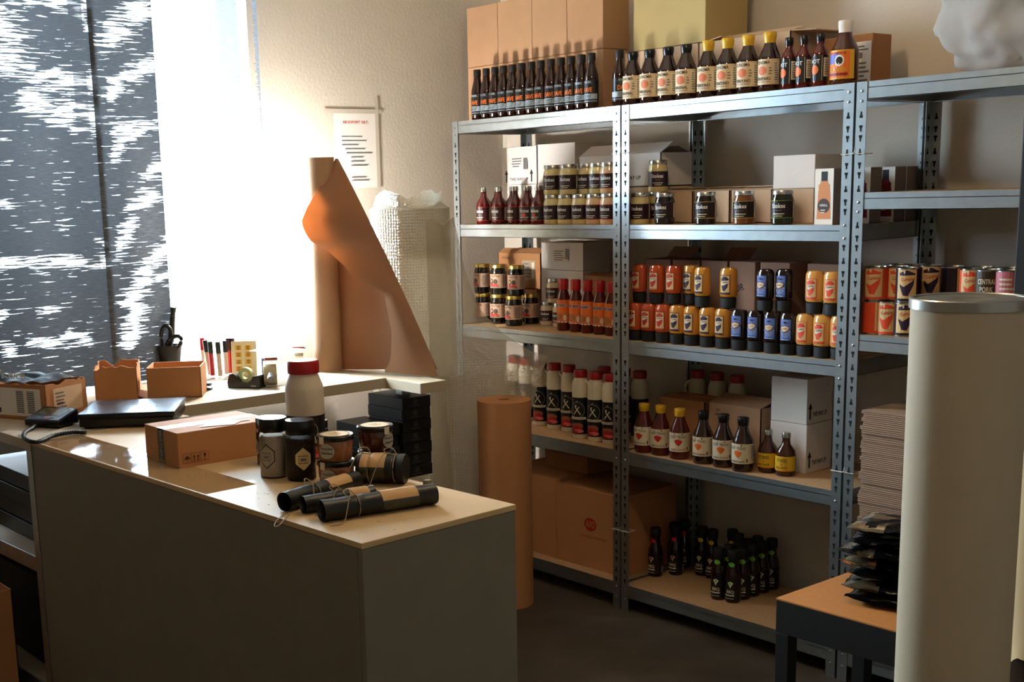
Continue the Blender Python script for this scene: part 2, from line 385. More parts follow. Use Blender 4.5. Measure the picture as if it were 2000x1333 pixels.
def unit(name, X0, X1, levels, label, D=.4):
    t = thing(name, label, 'shelving', ((X0 + X1) / 2, D / 2, 0)); ox, oy = (X0 + X1) / 2, D / 2
    a, b = X0 - ox, X1 - ox
    for (x, sx) in ((a, 1), (b, -1)):
        upright(t, x, -oy, sx, 1, levels=levels); upright(t, x, D - oy, sx, -1, levels=levels)
    for z in levels:
        beam(t, a + .012, b - .012, -oy + .0022, z, 1); beam(t, a + .012, b - .012, D - oy - .0022, z, -1)
        sbeam(t, a + .0022, -oy + .03, D - oy - .03, z, 1); sbeam(t, b - .0022, -oy + .03, D - oy - .03, z, -1)
        bm = bmesh.new(); bx(bm, a + .0055, -oy + .0055, z - .0155, b - .0055, D - oy - .0055, z - .0005)
        mesh_obj('shelf_board', bm, chip, t)
    return t
unit('shelving_unit', -.9, -.004, Z, 'galvanised boltless shelving unit nearest the window wall, partly behind the bubble wrap')
unit('shelving_unit', .004, .896, Z, 'galvanised boltless shelving unit in the middle, holding squeeze bottles and jars')
unit('shelving_unit', .904, 1.8, Z3, 'galvanised boltless shelving unit at the right, under the white plastic bag')
tie_m = M('tie_white', (.85, .83, .78), .4)
def cable_tie(x, z, label, dy=0):
    r = thing('cable_tie', label, 'cable tie', (x, -.002 + dy, z))
    pts = [(-.038, -.002, 0), (.038, -.002, 0), (.0385, .037, 0), (-.038, .037, 0), (-.038, -.002, 0)]
    tube('strap', pts, .0016, tie_m, r, 6); tube('tail', smoothpts([(.0, -.004, 0), (.012, -.012, .006), (.02, -.02, .02)]), .0014, tie_m, r, 6)
cable_tie(0, 1.64, 'cable tie joining the left and middle shelving uprights near the top')
cable_tie(0, .30, 'white cable tie joining the left and middle shelving uprights near the bottom')
cable_tie(.9, 1.60, 'cable tie joining the middle and right shelving uprights near the top')
cable_tie(.9, .66, 'white cable tie joining the middle and right uprights, by the flat carton stack')

# ------------------------------------------------------------------ cartons
def carton(pl, pr, yt, Y, dep, zb, mat, label, name='carton', zt=None, open_=None, art=None, sideart=None, ym=None, cat='carton', group=None, X=None, tape=False, thin=False):
    """front face spans photo columns pl..pr at depth plane Y"""
    if zt is None: zt = onY((pl + pr) / 2, yt, Y).z
    ymid = ym or yt + 30
    x0, x1 = X if X else (onY(pl, ymid, Y).x, onY(pr, ymid, Y).x)
    t = thing(name, label, cat, ((x0 + x1) / 2, Y + dep / 2, zb), group=group)
    a = (x1 - x0) / 2; b = dep / 2; h = zt - zb; g = .0008
    bm = bmesh.new()
    if open_:
        tk = .003
        bx(bm, -a + g, -b, 0, a - g, b, tk); bx(bm, -a + g, -b, 0, a - g, -b + tk, h); bx(bm, -a + g, b - tk, 0, a - g, b, h)
        bx(bm, -a + g, -b, 0, -a + tk + g, b, h); bx(bm, a - tk - g, -b, 0, a - g, b, h)
    else: bx(bm, -a + g, -b, 0, a - g, b, h, 0, .0022)
    mesh_obj('body', bm, mat, t)
    if open_:
        for kind, ang in open_:
            bm = bmesh.new(); L_ = (b if kind in 'fb' else a) * .9
            if kind in 'lr': L_ = min(L_, .09)
            if kind in 'fb':
                s = -1 if kind == 'f' else 1
                bx(bm, -a + .004, 0, 0, a - .004, L_, .003); R = Matrix.Rotation(math.radians(ang), 4, 'X')
                Tm = Matrix.Translation((0, s * b, h)) @ (Matrix.Identity(4) if kind == 'b' else Matrix.Rotation(PI, 4, 'Z')) @ R
            else:
                s = -1 if kind == 'l' else 1
                bx(bm, -b + .004, 0, 0, b - .004, L_, .003)
                Tm = Matrix.Translation((s * a, 0, h)) @ Matrix.Rotation(-PI / 2 * s, 4, 'Z') @ Matrix.Rotation(math.radians(ang), 4, 'X')
            bm.transform(Tm); mesh_obj('flap', bm, mat, t)
    if art: face_label('printing', art(a, h), (0, -b, 0), (1, 0, 0), (0, 0, 1), t)
    if sideart: face_label('printing', sideart(b, h), (a - g, 0, 0), (0, 1, 0), (0, 0, 1), t)
    if tape:
        bm = bmesh.new(); bx(bm, -.022, -b - .0006, h * .75, .022, -b + .001, h + .0006); bx(bm, -.022, -b - .0006, h, .022, b, h + .0008)
        mesh_obj('tape', bm, M('brown_tape', (.66, .52, .36), .25), t)
    return t
def arrow(u, v, s, m): return [('r', u - .07 * s, v, u + .07 * s, v + .7 * s, m), ('p', [(u - .2 * s, v + .62 * s), (u + .2 * s, v + .62 * s), (u, v + s)], m)]
def thisway(a, h): return [('t', 'THIS WAY UP', 0, h * .14, .012, ink, a * 1.05)] + arrow(-a * .72, h * .06, .05, ink) + arrow(a * .72, h * .06, .05, ink)
# --- on top of the shelves
edges = [912, 972, 1039, 1107, 1178]
names4 = ['leftmost', 'second from left', 'third from left', 'rightmost']
for i in range(4):
    X = (onY(edges[i], 60, .13).x, onY(edges[i + 1], 60, .13).x)
    carton(0, 0, 0, .13, .135, 1.8, kraft, f'low brown carton behind the slim bottles on the top shelf, {names4[i]}', zt=2.014, X=X, group='lower brown cartons on the top shelf')
    carton(0, 0, 0, .13, .135, 2.0155, kraft, f'plain tan carton in the upper row on the top shelf, {names4[i]} of four', zt=2.245, X=X, group='upper tan cartons on the top shelf')
X5 = onY(1237, 60, .15).x; X6 = onY(1378, 60, .15).x; X7 = onY(1545, 60, .15).x
carton(0, 0, 0, .15, .15, 1.8, kraft_p, 'low pale carton on the top shelf beneath the big olive box', zt=onY(1378, 82, .15).z, X=(X5 - .04, X6 - .03))
carton(0, 0, 0, .15, .22, onY(1378, 82, .15).z + .0015, kraft_y, 'big olive-brown carton cut by the top of the frame, above the black-capped bottles', zt=2.33, X=(X5, X6))
carton(0, 0, 0, .15, .20, 1.8, kraft_p, 'low open carton with dark flaps behind the yellow-capped bottles', zt=onY(1500, 66, .15).z, X=(X6 - .028, X7), open_=[('b', 12), ('f', 165), ('r', -4), ('l', 170)])
def shiplabel(a, h): return [('r', a * .1, .01, a * .95, h * .86, white)] + bars(a * .3, a * .85, h * .68, h * .8, 2, greyink, 2) + [('r', a * .3, h * .55, a * .6, h * .66, greyink)] + bars(a * .2, a * .9, h * .1, h * .5, 5, greyink, 3)
carton(1610, 1704, 70, .22, .1, 1.8, kraft_d, 'brown carton with a white shipping label behind the white-capped bottle', art=shiplabel, ym=110)
# --- second shelf
z2 = Z[1]
def parcel(a, h): return thisway(a, h) + [('r', -a * .45, h * .42, a * .5, h * .75, whitecard)] + bars(-a * .4, a * .2, h * .45, h * .72, 4, greyink, 4) + [('r', a * .28, h * .4, a * .5, h * .7, greyink)]
Y2 = .24; zm = onY(1010, 361, Y2).z
carton(980, 1048, 287, Y2, .13, zm + .001, whitecard, 'white carton printed THIS WAY UP with an address label, upper left of second shelf', art=parcel)
carton(1050, 1123, 280, Y2, .13, zm + .001, whitecard, 'plain white carton next to the THIS WAY UP carton, second shelf')
carton(980, 1048, 361, Y2, .13, z2, whitecard, 'white carton behind the small red-brown bottles, under the THIS WAY UP one', zt=zm, ym=400)
carton(1050, 1123, 361, Y2, .13, z2, whitecard, 'white carton behind the mayonnaise jars on the second shelf', zt=zm, ym=400)
Y2b = .20; zm2 = onY(1270, 365, Y2b).z
xa, xb = onY(1130, 330, Y2b).x, onY(1291, 330, Y2b).x
carton(0, 0, 0, Y2b, .17, z2, kraft_p, 'pale lower carton behind the shelving uprights, second shelf', zt=zm2, X=(onY(1130, 400, Y2b).x, xb))
carton(0, 0, 0, Y2b, .17, zm2 + .001, whitecard, 'white carton with torn top edge and an up arrow, behind the uprights', zt=onY(1270, 299, Y2b).z, X=(xa, xb), open_=[('f', 150), ('b', 160)],
       art=lambda a, h: [('t', 'THIS WAY UP', a * .25, h * .28, .014, ink, .115)] + arrow(a * .75, h * .18, .05, ink))
cs = [1278, 1354, 1426, 1508, 1590]
cn = ['with a lifted dark flap', 'second from the left upright', 'with its flap slightly open', 'under the small white box']
for i in range(4):
    g = 2 if i else 0
    carton(cs[i] + 1, cs[i + 1] - 1, 375, .15, .13, z2, kraft_p, f'pale square carton on the second shelf, {cn[i]}', zt=onY(1430, 372, .15).z, ym=405, open_=[('f', 174), ('b', 168)] if i < 3 else None)
zt4 = onY(1430, 372, .15).z
carton(1510, 1592, 303, .15, .15, zt4 + .001, whitecard, 'small white box standing on a pale carton, second shelf', ym=340, art=lambda a, h: [('p', [(-.012, h * .4), (-.008, h * .4), (.016, h * .56), (.014, h * .57)], white)])
# bottle gift cartons
peach = M('print_peach', (.80, .52, .30), .5); dkred = M('print_dark_red', (.45, .07, .08), .5); brownp = M('print_brown', (.24, .14, .08), .5)
def gift(col, band):
    def f(a, h): return [('r', -a, 0, a, h, white), ('r', -.011, h * .78, .011, h * .95, ink), ('p', [(-.012, h * .78), (.012, h * .78), (.02, h * .6), (.024, h * .1), (-.024, h * .1), (-.02, h * .6)], col), ('r', -.019, h * .63, .019, h * .72, band),
                          ('e', 0, h * .34, .021, h * .13, brownp), ('t', 'GRILL', 0, h * .35, .007, white, .028)] + bars(-.012, .012, h * .2, h * .28, 2, white, 5)
    return f
gl = [(1615, .10, .775, peach, 'box printed with an amber bottle, beside the right upright of second shelf')]
def giftbox(x, y, col, band, label):
    carton(0, 0, 0, y, .062, z2, greycard, label, name='bottle_box', cat='box', zt=z2 + .165, X=(x - .031, x + .031), art=gift(col, band))
giftbox(.787, .03, peach, peach, 'bottle box printed with an amber bottle, left of the upright')
giftbox(.727, .115, dkred, dkred, 'bottle box peeking out behind the amber bottle box')
giftbox(.848, .125, dkred, dkred, 'bottle box printed with a dark red bottle, right of the double upright')
giftbox(.848, .255, dkred, dkred, 'bottle box printed with a dark red bottle, rearmost of the second shelf')
giftbox(.848, .319, peach, dkred, 'grey-sided bottle box in the corner against the rear upright')
# --- third shelf
z3 = Z[2]
carton(960, 1048, 562, .27, .085, z3, kraft_d, 'brown carton beneath the labelled brown carton, third shelf left', zt=onY(1000, 563, .27).z, ym=600)
carton(973, 1056, 495, .27, .085, onY(1000, 563, .27).z + .001, kraft_d, 'brown carton with a pale address label and sloping flap, third shelf left', ym=520, open_=[('b', 20), ('f', 150)],
       art=lambda a, h: [('r', a * .15, h * .25, a * .75, h * .8, M('dull_label', (.62, .55, .45), .6))] + bars(a * .2, a * .6, h * .3, h * .75, 5, greyink, 8) + [('r', a * .6, h * .3, a * .72, h * .75, cream), ('t', 'STOKES', -a * .6, h * .86, .008, ink, .05)])
Y3 = .22; zq = onY(1095, 528, Y3).z
carton(1057, 1139, 474, Y3, .15, zq + .001, whitecard, 'white carton with a printed barcode label high on the third shelf', ym=500, art=lambda a, h: [('r', -a * .4, h * .3, a * .3, h * .75, cream)] + bars(-a * .38, a * .15, h * .33, h * .72, 5, greyink, 9) + [('r', a * .18, h * .4, a * .36, h * .78, greyink)])
carton(1057, 1139, 528, Y3, .15, z3, whitecard, 'white carton behind the stacked small jar, third shelf', zt=zq, ym=570)
carton(1112, 1245, 540, .19, .12, z3, kraft_d, 'open brown carton behind the red-capped bottles', ym=560, X=(onY(1141, 560, .19).x, -.045), open_=[('b', 5), ('f', 170)])
tan = M('pinkish_carton', (.60, .46, .38), .8)
e3 = [(1258, 1311), (1313, 1366), (1368, 1422), (1424, 1475), (1484, 1542), (1576, 1640)]
n3 = ['leftmost, behind the orange squeeze bottles', 'second from left, behind orange squeeze bottles', 'behind the mustard squeeze bottles', 'with handwriting on its front', 'behind the blue-labelled squeeze bottles', 'rightmost, behind the pale orange squeeze bottles']
for i, (a_, b_) in enumerate(e3):
    carton(a_, b_, 509, .16, .12, z3, tan, f'small pinkish carton on the third shelf, {n3[i]}', ym=550, zt=onY(1400, 510, .16).z,
           art=(lambda a, h: [('t', 'POR', -a * .3, h * .68, .024, ink, .05, .25)]) if i == 3 else None, open_=[('b', 40)] if i in (0, 2) else None)
# --- fourth shelf
z4 = Z[3]
carton(1252, 1376, 778, .17, .135, z4, kraft_o, 'wide brown carton with a lifted flap behind the yellow-capped bottles', ym=850, X=(.03, onY(1376, 850, .17).x), open_=[('f', 176), ('b', 176)])
carton(1372, 1486, 792, .15, .2, z4, kraft, 'wide tan carton with a gaping top behind the black-capped bottles', ym=850, X=(onY(1377, 850, .15).x + .012, onY(1486, 850, .15).x), open_=[('f', 165), ('b', 170)],
       art=lambda a, h: [('t', 'IZS', -a * .62, h * .88, .008, ink), ('t', 'DRO', -a * .62, h * .8, .008, ink)])
zw = onY(1540, 826, .14).z
upart = lambda b, h: [('t', 'THIS WAY UP', 0, h * .2, .016, ink, b * 1.1)] + arrow(-b * .75, h * .1, .055, ink)
carton(1503, 1575, 826, .14, .14, z4, whitecard, 'lower pale carton with THIS WAY UP on its side, right end of the fourth shelf', zt=zw, ym=880, sideart=upart)
carton(1506, 1577, 738, .14, .14, zw + .001, whitecard, 'upper pale carton stacked at the right end of the fourth shelf', ym=780, sideart=upart)
# --- fifth shelf
z5 = Z[4]
avo_r = M('avo_red', (.66, .13, .07), .7)
carton(1088, 1193, 950, .06, .30, z5, kraft_o, 'large brown carton with a red oval print on the bottom shelf', X=(onY(1087, 1030, .06).x, -.045), zt=onY(1140, 955, .06).z, open_=None,
       art=lambda a, h: [('e', a * .05, h * .56, .032, .026, avo_r), ('t', 'AVO', a * .05, h * .56, .028, kraft_o, .046), ('t', 'GEWURZE & FEINKOST', a * .15, h * .4, .010, M('avo_red_faint', (.62, .25, .12), .7), .14)])
carton(1030, 1085, 940, .06, .30, z5, kraft_o, 'brown carton standing left of the red-printed carton behind the kraft roll', zt=onY(1140, 955, .06).z + .012, X=(onY(1087, 1030, .06).x - .33, onY(1087, 1030, .06).x - .002))
ztop5 = onY(1140, 955, .06).z + .002
carton(0, 0, 0, .2, .15, ztop5 + .011, kraft_d, 'small brown box lying on the bottom shelf cartons in the shade', X=(-.60, -.36), zt=ztop5 + .08)

# ------------------------------------------------------------------ bottle and jar makers
def bottle(name, body, bodym, cap, capm, capname='cap', labels=(), seg=24, sy=1.0, extra=None):
    t = thing(name, 'x', 'bottle'); lathe('bottle_body', body, bodym, t, seg, sy=sy)
    lathe(capname, cap, capm, t, seg if sy == 1 else 20, sy=sy)
    for nm, sh, R, rot in labels: cyl_label(nm, sh, R, t, rot, sy)
    if extra: extra(t)
    return Proto(t)
def capprof(r, z0, z1, neck=0, nr=0):
    return [(0, z0), (r * .96, z0), (r, z0 + .002), (r, z1 - .002), (r * .93, z1), (0, z1)]
orange = M('print_orange', (.86, .42, .12), .5); paleblue = M('print_pale_blue', (.62, .68, .72), .5); navy = M('print_black', (.05, .05, .06), .35)
# slim bottles
slim = bottle('slim_sauce_bottle', [(0, 0), (.022, 0), (.0248, .004), (.0248, .105), (.0235, .117), (.015, .148), (.0125, .172), (.0125, .178), (0, .178)], sauce,
    [(0, .165), (.0138, .165), (.0145, .170), (.0145, .190), (.0135, .192), (0, .192)], blackm, 'cap',
    [('label', [('r', -.05, .02, .05, .098, navy), ('r', -.05, .034, .04, .052, paleblue), ('r', -.05, .026, .04, .028, paleblue), ('t', 'DAVE', .002, .066, .016, orange, .036), ('t', 'WICKED', .002, .0925, .006, paleblue, .03), ('r', -.02, .088, .02, .0885, paleblue)] + bars(-.016, .018, .035, .05, 3, ink, 4), .0248, .12)])
for i in range(13):
    px = 933 + (1156 - 933) * i / 12; p_ = onY(933, 180, .045); q_ = onY(1156, 160, .045); x = p_.x + (q_.x - p_.x) * i / 12
    slim.put((x, .045 + random.uniform(-.002, .002), 1.8), random.uniform(-.15, .2), f'slim dark bottle with orange lettering in the top left row, {nth(i, 13)}', 'bottle', 'slim sauce bottles on the top shelf')
slim.put((onY(1210, 160, .075).x, .075, 1.8), 1.0, 'shaded slim bottle standing apart above the left double upright', 'bottle')
# sonoma
sb = [(0, 0), (.031, 0), (.034, .004), (.034, .098), (.032, .108), (.018, .142), (.0165, .15), (0, .15)]
lab_c = M('parchment', (.80, .70, .55), .55); brick = M('print_brick', (.78, .42, .26), .6)
def sonoma(txt): return [('label', [('r', -.065, .022, .052, .098, lab_c), ('t', 'SONOMA', -.006, .088, .010, ink, .05), ('e', -.006, .064, .015, .0135, brick), ('t', txt, -.006, .040, .0095, ink, .052), ('r', -.034, .0295, .02, .031, greyink), ('r', .028, .03, .046, .09, cream)] + bars(.015, .026, .05, .075, 3, greyink, 6) + bars(.03, .045, .032, .088, 8, greyink, 5), .034, .25)]
def thick_cap(z0, z1, r): return [(0, z0), (r * .86, z0), (r * .9, z0 + .015), (r, z1 - .015), (r, z1 - .002), (r * .93, z1), (0, z1)]
son_b = bottle('sauce_bottle', sb, sauce, thick_cap(.142, .178, .0185), black, 'cap', sonoma('ORIGINAL'))
for i, px in enumerate((1236, 1269, 1305, 1340)):
    son_b.put((onY(px, 150, .06).x, .06, 1.8), random.uniform(-.15, .15), f'round black-capped bottle with parchment label on the top shelf, {nth(i, 4)} of four', 'bottle', 'black-capped bottles on the top shelf')
son_y = bottle('sauce_bottle', sb, sauce, thick_cap(.142, .180, .0195), yellow, 'cap', sonoma('TERIYAKI'))
for i, px in enumerate((1383, 1421, 1461, 1503)):
    son_y.put((onY(px, 130, .06).x, .06, 1.8), random.uniform(-.15, .15), f'round yellow-capped bottle with parchment label on the top shelf, {nth(i, 4)} of four', 'bottle', 'yellow-capped bottles on the top shelf')
hot = bottle('hot_sauce_bottle', [(0, 0), (.021, 0), (.0225, .003), (.0225, .095), (.021, .102), (.0115, .122), (.0115, .13), (0, .13)], sauce_r, thick_cap(.12, .155, .0128), black, 'cap',
    [('label', [('r', -.03, .018, .04, .092, navy), ('r', -.027, .019, -.026, .091, white), ('r', .015, .019, .016, .091, white), ('t', 'HOT', -.006, .074, .012, white, .03), ('e', -.006, .05, .012, .014, orange), ('r', .02, .03, .038, .084, cream)] + bars(.022, .036, .034, .08, 7, greyink, 2), .0225, .1)])
for i, px in enumerate((1541, 1570, 1602)):
    hot.put((onY(px, 120, .055).x, .055, 1.8), random.uniform(-.1, .1), f'small black-capped hot sauce bottle near the right end, top row, {("leftmost", "middle", "rightmost")[i]} of three', 'bottle', 'hot sauce bottles on the top shelf')
sky_b = M('print_sky', (.35, .42, .75), .5)
big = bottle('sauce_bottle', [(0, 0), (.036, 0), (.0395, .005), (.0395, .095), (.037, .105), (.02, .140), (.019, .148), (0, .148)], amber, thick_cap(.135, .182, .0205), whitecard, 'cap',
    [('label', [('r', -.05, .016, .042, .098, yellow), ('r', -.046, .02, .028, .094, orange), ('r', -.046, .06, .0, .086, sky_b), ('e', -.002, .068, .014, .016, white), ('e', -.002, .068, .010, .011, ink), ('t', 'FAMOUS', -.008, .089, .006, dkred, .05), ('t', 'DAVES', -.008, .043, .011, yellow, .055), ('r', -.04, .026, .022, .033, dkred)], .0395, .25)])
big.put((onY(1650, 110, .06).x, .06, 1.8), 0, 'largest bottle on the top shelf, white cap and orange picture label', 'bottle')
# stokes jars and bottles
plum = M('plum_label', (.14, .05, .09), .4); rline = M('label_red_line', (.75, .12, .10), .5)
def stokes(R, z0, z1, base=plum, line=None, fruit=None, rot=.25, side=True):
    h = z1 - z0; s = [('r', -R * 2.2, z0, R * 1.9, z1, base), ('t', 'Stokes', -.004, z0 + h * .70, h * .26, white, R * 1.25), ('r', -R * .35, z0 + h * .42, R * .25, z0 + h * .45, greyink), ('r', -R * .55, z0 + h * .22, R * .45, z0 + h * .27, cream), ('r', -R * .4, z0 + h * .1, R * .3, z0 + h * .14, cream)]
    if line: s += [('r', -R * 2.2, z0, R * 1.9, z0 + .0015, line), ('r', -R * 2.2, z1 - .0015, R * 1.9, z1, line)]
    if fruit: s.append(('e', -R * .1, z0 + h * .40, R * .22, h * .14, fruit))
    if side: s += [('r', R * 1.3, z0 + h * .06, R * 1.75, z1 - h * .06, cream)] + bars(R * 1.33, R * 1.72, z0 + h * .1, z1 - h * .1, 7, greyink, 3)
    return [('label', s, R, rot)]
def jar(name, R, h, cont, lid, labs, lidh=.014):
    b = [(0, 0), (R * .9, 0), (R, .004), (R, h * .68), (R * .97, h * .76), (R * .86, h * .86), (R * .84, h - lidh * .6), (0, h - lidh * .6)]
    l = [(0, h - lidh), (R * .9, h - lidh), (R * .93, h - lidh + .001), (R * .93, h - .0015), (R * .9, h), (0, h)]
    return bottle(name, b, cont, l, lid, 'lid', labs)
mj = jar('mayonnaise_jar', .0335, .108, mayo, silver, stokes(.0335, .018, .070, plum))
mjr = jar('mayonnaise_jar', .0335, .108, M('mayo_pink', (.82, .68, .52), .12, coat=.5), silver, stokes(.0335, .018, .070, plum, rline))
low = [1079, 1106, 1134, 1162, 1190]; up_ = [1079, 1110, 1146, 1168, 1190]
h_j = .108
for i, px in enumerate(low):
    P_ = (mjr if i >= 3 else mj); P_.put((onY(px, 410, .055).x, .055, z2), random.uniform(-.1, .2), f'dark-labelled mayonnaise jar in the lower row on the second shelf, {nth(i, 5)}', 'jar', 'mayonnaise jars, lower row')
for i, px in enumerate(up_):
    y = (.055, .055, .1, .06, .055)[i]; P_ = (mjr if i >= 4 else mj)
    xj = onY(px, 340, y).x
    P_.put((xj if i != 2 else xj, y, z2 + h_j + .0005), random.uniform(-.1, .3), f'dark-labelled mayonnaise jar in the upper row on the second shelf, {nth(i, 5)}', 'jar', 'mayonnaise jars, upper row')
for i in range(4):
    x = onY(low[i], 410, .055).x
    mj.put((x + .004, .13, z2), .4, 'mayonnaise jar in the hidden second rank of the lower row, second shelf', 'jar', 'mayonnaise jars behind the front rank')
mj.put((max(.062, onY(1241, 410, .13).x), .12, z2), .5, 'shaded jar just right of the double upright, second shelf', 'jar')
mj.put((onY(1262, 410, .1).x + .012, .055, z2), .2, 'shaded jar left of the first single jar, second shelf', 'jar')
dkj = M('dark_relish', (.12, .06, .05), .08, coat=.5); onion = M('brown_relish', (.45, .26, .13), .1, coat=.5); green = M('label_green_line', (.45, .62, .2), .5); gold_l = M('label_gold_line', (.75, .62, .3), .5)
dj = jar('relish_jar', .0345, .105, dkj, silver, stokes(.0345, .02, .074, plum, None))
mj2 = dj
for k, (px, cont, ln, lb) in enumerate([(1298, dkj, None, 'dark jar with plum label before the first pale carton'), (1378, dkj, gold_l, 'dark jar with gold-edged label before the second pale carton'), (1453, onion, gold_l, 'brown relish jar with gold-edged label before the third pale carton'), (1528, M('mint_relish', (.10, .12, .04), .08, coat=.5), green, 'dark green jar with green-edged label under the small white box')]):
    P_ = jar('relish_jar', .0345, .105, cont, silver, stokes(.0345, .02, .074, M('aubergine_label', (.11, .055, .06), .4), ln))
    P_.put((onY(px, 410, .06).x, .06, z2), .1, lb + ', second shelf', 'jar')
bpy.data.objects.remove(dj.root.children[0]); [bpy.data.objects.remove(c) for c in list(dj.root.children)]; bpy.data.objects.remove(dj.root)
mj.put((max(.062, onY(1246, 345, .12).x), .12, z2 + h_j + .0005), .5, 'shaded upper jar seen just right of the double upright', 'jar')
# small stokes bottles
def smallbottle(liquid, labs, capm=silver, nm='sauce_bottle'):
    return bottle(nm, [(0, 0), (.027, 0), (.0295, .004), (.0295, .062), (.027, .076), (.014, .092), (.0115, .104), (.0115, .118), (0, .118)], liquid,
        [(0, .112), (.0135, .112), (.0135, .122), (.012, .127), (0, .127)], capm, 'cap', labs)
sk1 = smallbottle(sauce_r, stokes(.0295, .012, .06, M('maroon_label', (.19, .045, .055), .4), rline, rot=.1))
sk2 = smallbottle(sauce_r, stokes(.0295, .012, .06, M('slate_label', (.13, .12, .14), .4), rline, M('tomato', (.75, .25, .15), .5), rot=.35))
for P_ in (sk1, sk2): P_.root.scale = (1.03, 1.03, 1.13)
sp = [945, 975, 1006, 1029, 1052]
for i, px in enumerate(sp):
    P_ = sk1 if i < 3 else sk2; x = onY(px, 400, .05).x
    P_.put((x, .05, z2), random.uniform(-.1, .2), f'small silver-capped red sauce bottle on the second shelf, {nth(i, 5)} of the front five', 'bottle', 'small red sauce bottles, front rank')
    sk1.put((x + .004, .118, z2), .4, 'small silver-capped red sauce bottle in the second rank, second shelf', 'bottle', 'small red sauce bottles, second rank')
ylab = M('bright_yellow_label', (.82, .66, .10), .5)
def amberlab(): return [('label', [('r', -.06, .016, .045, .06, ylab), ('r', -.06, .017, .045, .019, orange), ('t', 'STOKES', -.002, .048, .010, M('olive_ink', (.35, .32, .08), .6), .034), ('e', -.002, .036, .003, .004, orange), ('t', 'BBQ SAUCE', -.002, .026, .0065, ink, .036)], .0305, .2)]
sk3 = smallbottle(amber, amberlab()); 
for o_ in sk3.root.children:
    if o_.name.startswith('label'): o_.location = (0, 0, 0)
sk3.root.scale = (1.06, 1.06, 1.1)
for i, px in enumerate((1499, 1534)):
    o_ = sk3.put(tuple(on(px, (921, 928)[i], z4)), .05, f'small amber bottle with yellow label on the fourth shelf, {("left", "right")[i]} one of the pair', 'bottle', 'yellow-labelled small bottles')
# Texas style jars, third shelf
pic = M('label_ink_brown', (.32, .24, .18), .6); pink_l = M('pinkish_label', (.74, .60, .50), .55); dkg = M('dark_jelly', (.07, .05, .035), .07, coat=.6)
def texlab(): return [('label', [('r', -.07, .026, .07, .082, pink_l), ('t', 'Texas Hog', -.002, .074, .010, pic, .042), ('e', -.014, .052, .008, .013, pic), ('e', .004, .052, .009, .010, pic), ('e', -.014, .054, .004, .006, pink_l), ('p', [(-.024, .034), (.018, .034), (.012, .042), (-.018, .042)], rline), ('r', -.024, .030, .02, .0325, pic)] + bars(.03, .06, .032, .076, 8, greyink, 7), .034, .15)]
tj = jar('jelly_jar', .034, .119, dkg, gold, texlab(), .014)
ltx = [on(944, 629, z3), on(974, 632, z3), on(1004, 636, z3), on(1035, 632, z3)]
for i, p_ in enumerate(ltx):
    tj.put((p_.x, p_.y if i != 3 else p_.y + .005, z3), random.uniform(-.3, .4), f'gold-lidded dark jar in the lower row of the third shelf, {nth(i, 4)}', 'jar', 'gold-lidded jars, lower row')
for i in range(3):
    p_ = ltx[i]; tj.put((p_.x + (-.002, 0, .004)[i], p_.y + (.0, .004, .012)[i], z3 + .1195), random.uniform(-.3, .4), f'gold-lidded dark jar in the upper row of the third shelf, {("leftmost", "middle", "rightmost")[i]}', 'jar', 'gold-lidded jars, upper row')
mj3 = jar('mayonnaise_jar', .030, .092, M('mayo_white', (.82, .75, .62), .12, coat=.5), silver, stokes(.030, .016, .058, plum, rline))
pz = [on(1070, 634, z3), on(1094, 638, z3)]
mj3.put(tuple(pz[0]), .2, 'small white-filled jar beside the brown cartons, third shelf', 'jar')
mj3.put((pz[1].x, pz[1].y, z3), .1, 'small white-filled jar half hidden by the red-capped bottles', 'jar')
mj3.put(((pz[0].x + pz[1].x) / 2, (pz[0].y + pz[1].y) / 2, z3 + .0925), .2, 'small white-filled jar stacked on two others, third shelf', 'jar')
# red cap bottles
rb = bottle('bbq_sauce_bottle', [(0, 0), (.023, 0), (.0255, .004), (.0255, .12), (.023, .132), (.014, .158), (.0145, .165), (0, .165)], sauce_r,
    [(0, .155), (.0175, .155), (.0185, .160), (.0190, .192), (.0165, .196), (0, .196)], red, 'cap',
    [('label', [('r', -.075, .032, .075, .118, orange), ('r', -.045, .036, .03, .07, brick), ('r', -.04, .092, .022, .103, M('label_lilac', (.66, .56, .60), .5)), ('t', 'SWEET BABY', -.009, .0975, .007, ink, .05), ('e', -.012, .055, .018, .014, M('burger', (.62, .38, .16), .5)), ('e', .014, .05, .006, .012, cream)] + [('r', -.07 + .012 * i, .032, -.064 + .012 * i, .036, white) for i in range(12)], .0255, .3)])
for i, px in enumerate((1113, 1136, 1158, 1182, 1204)):
    y = .085 - .004 * i; rb.put((on(px, 644 + 2.6 * i, z3).x, y + .015, z3), random.uniform(-.2, .3), f'red-capped sauce bottle with orange label on the third shelf, {nth(i, 5)}', 'bottle', 'red-capped sauce bottles')
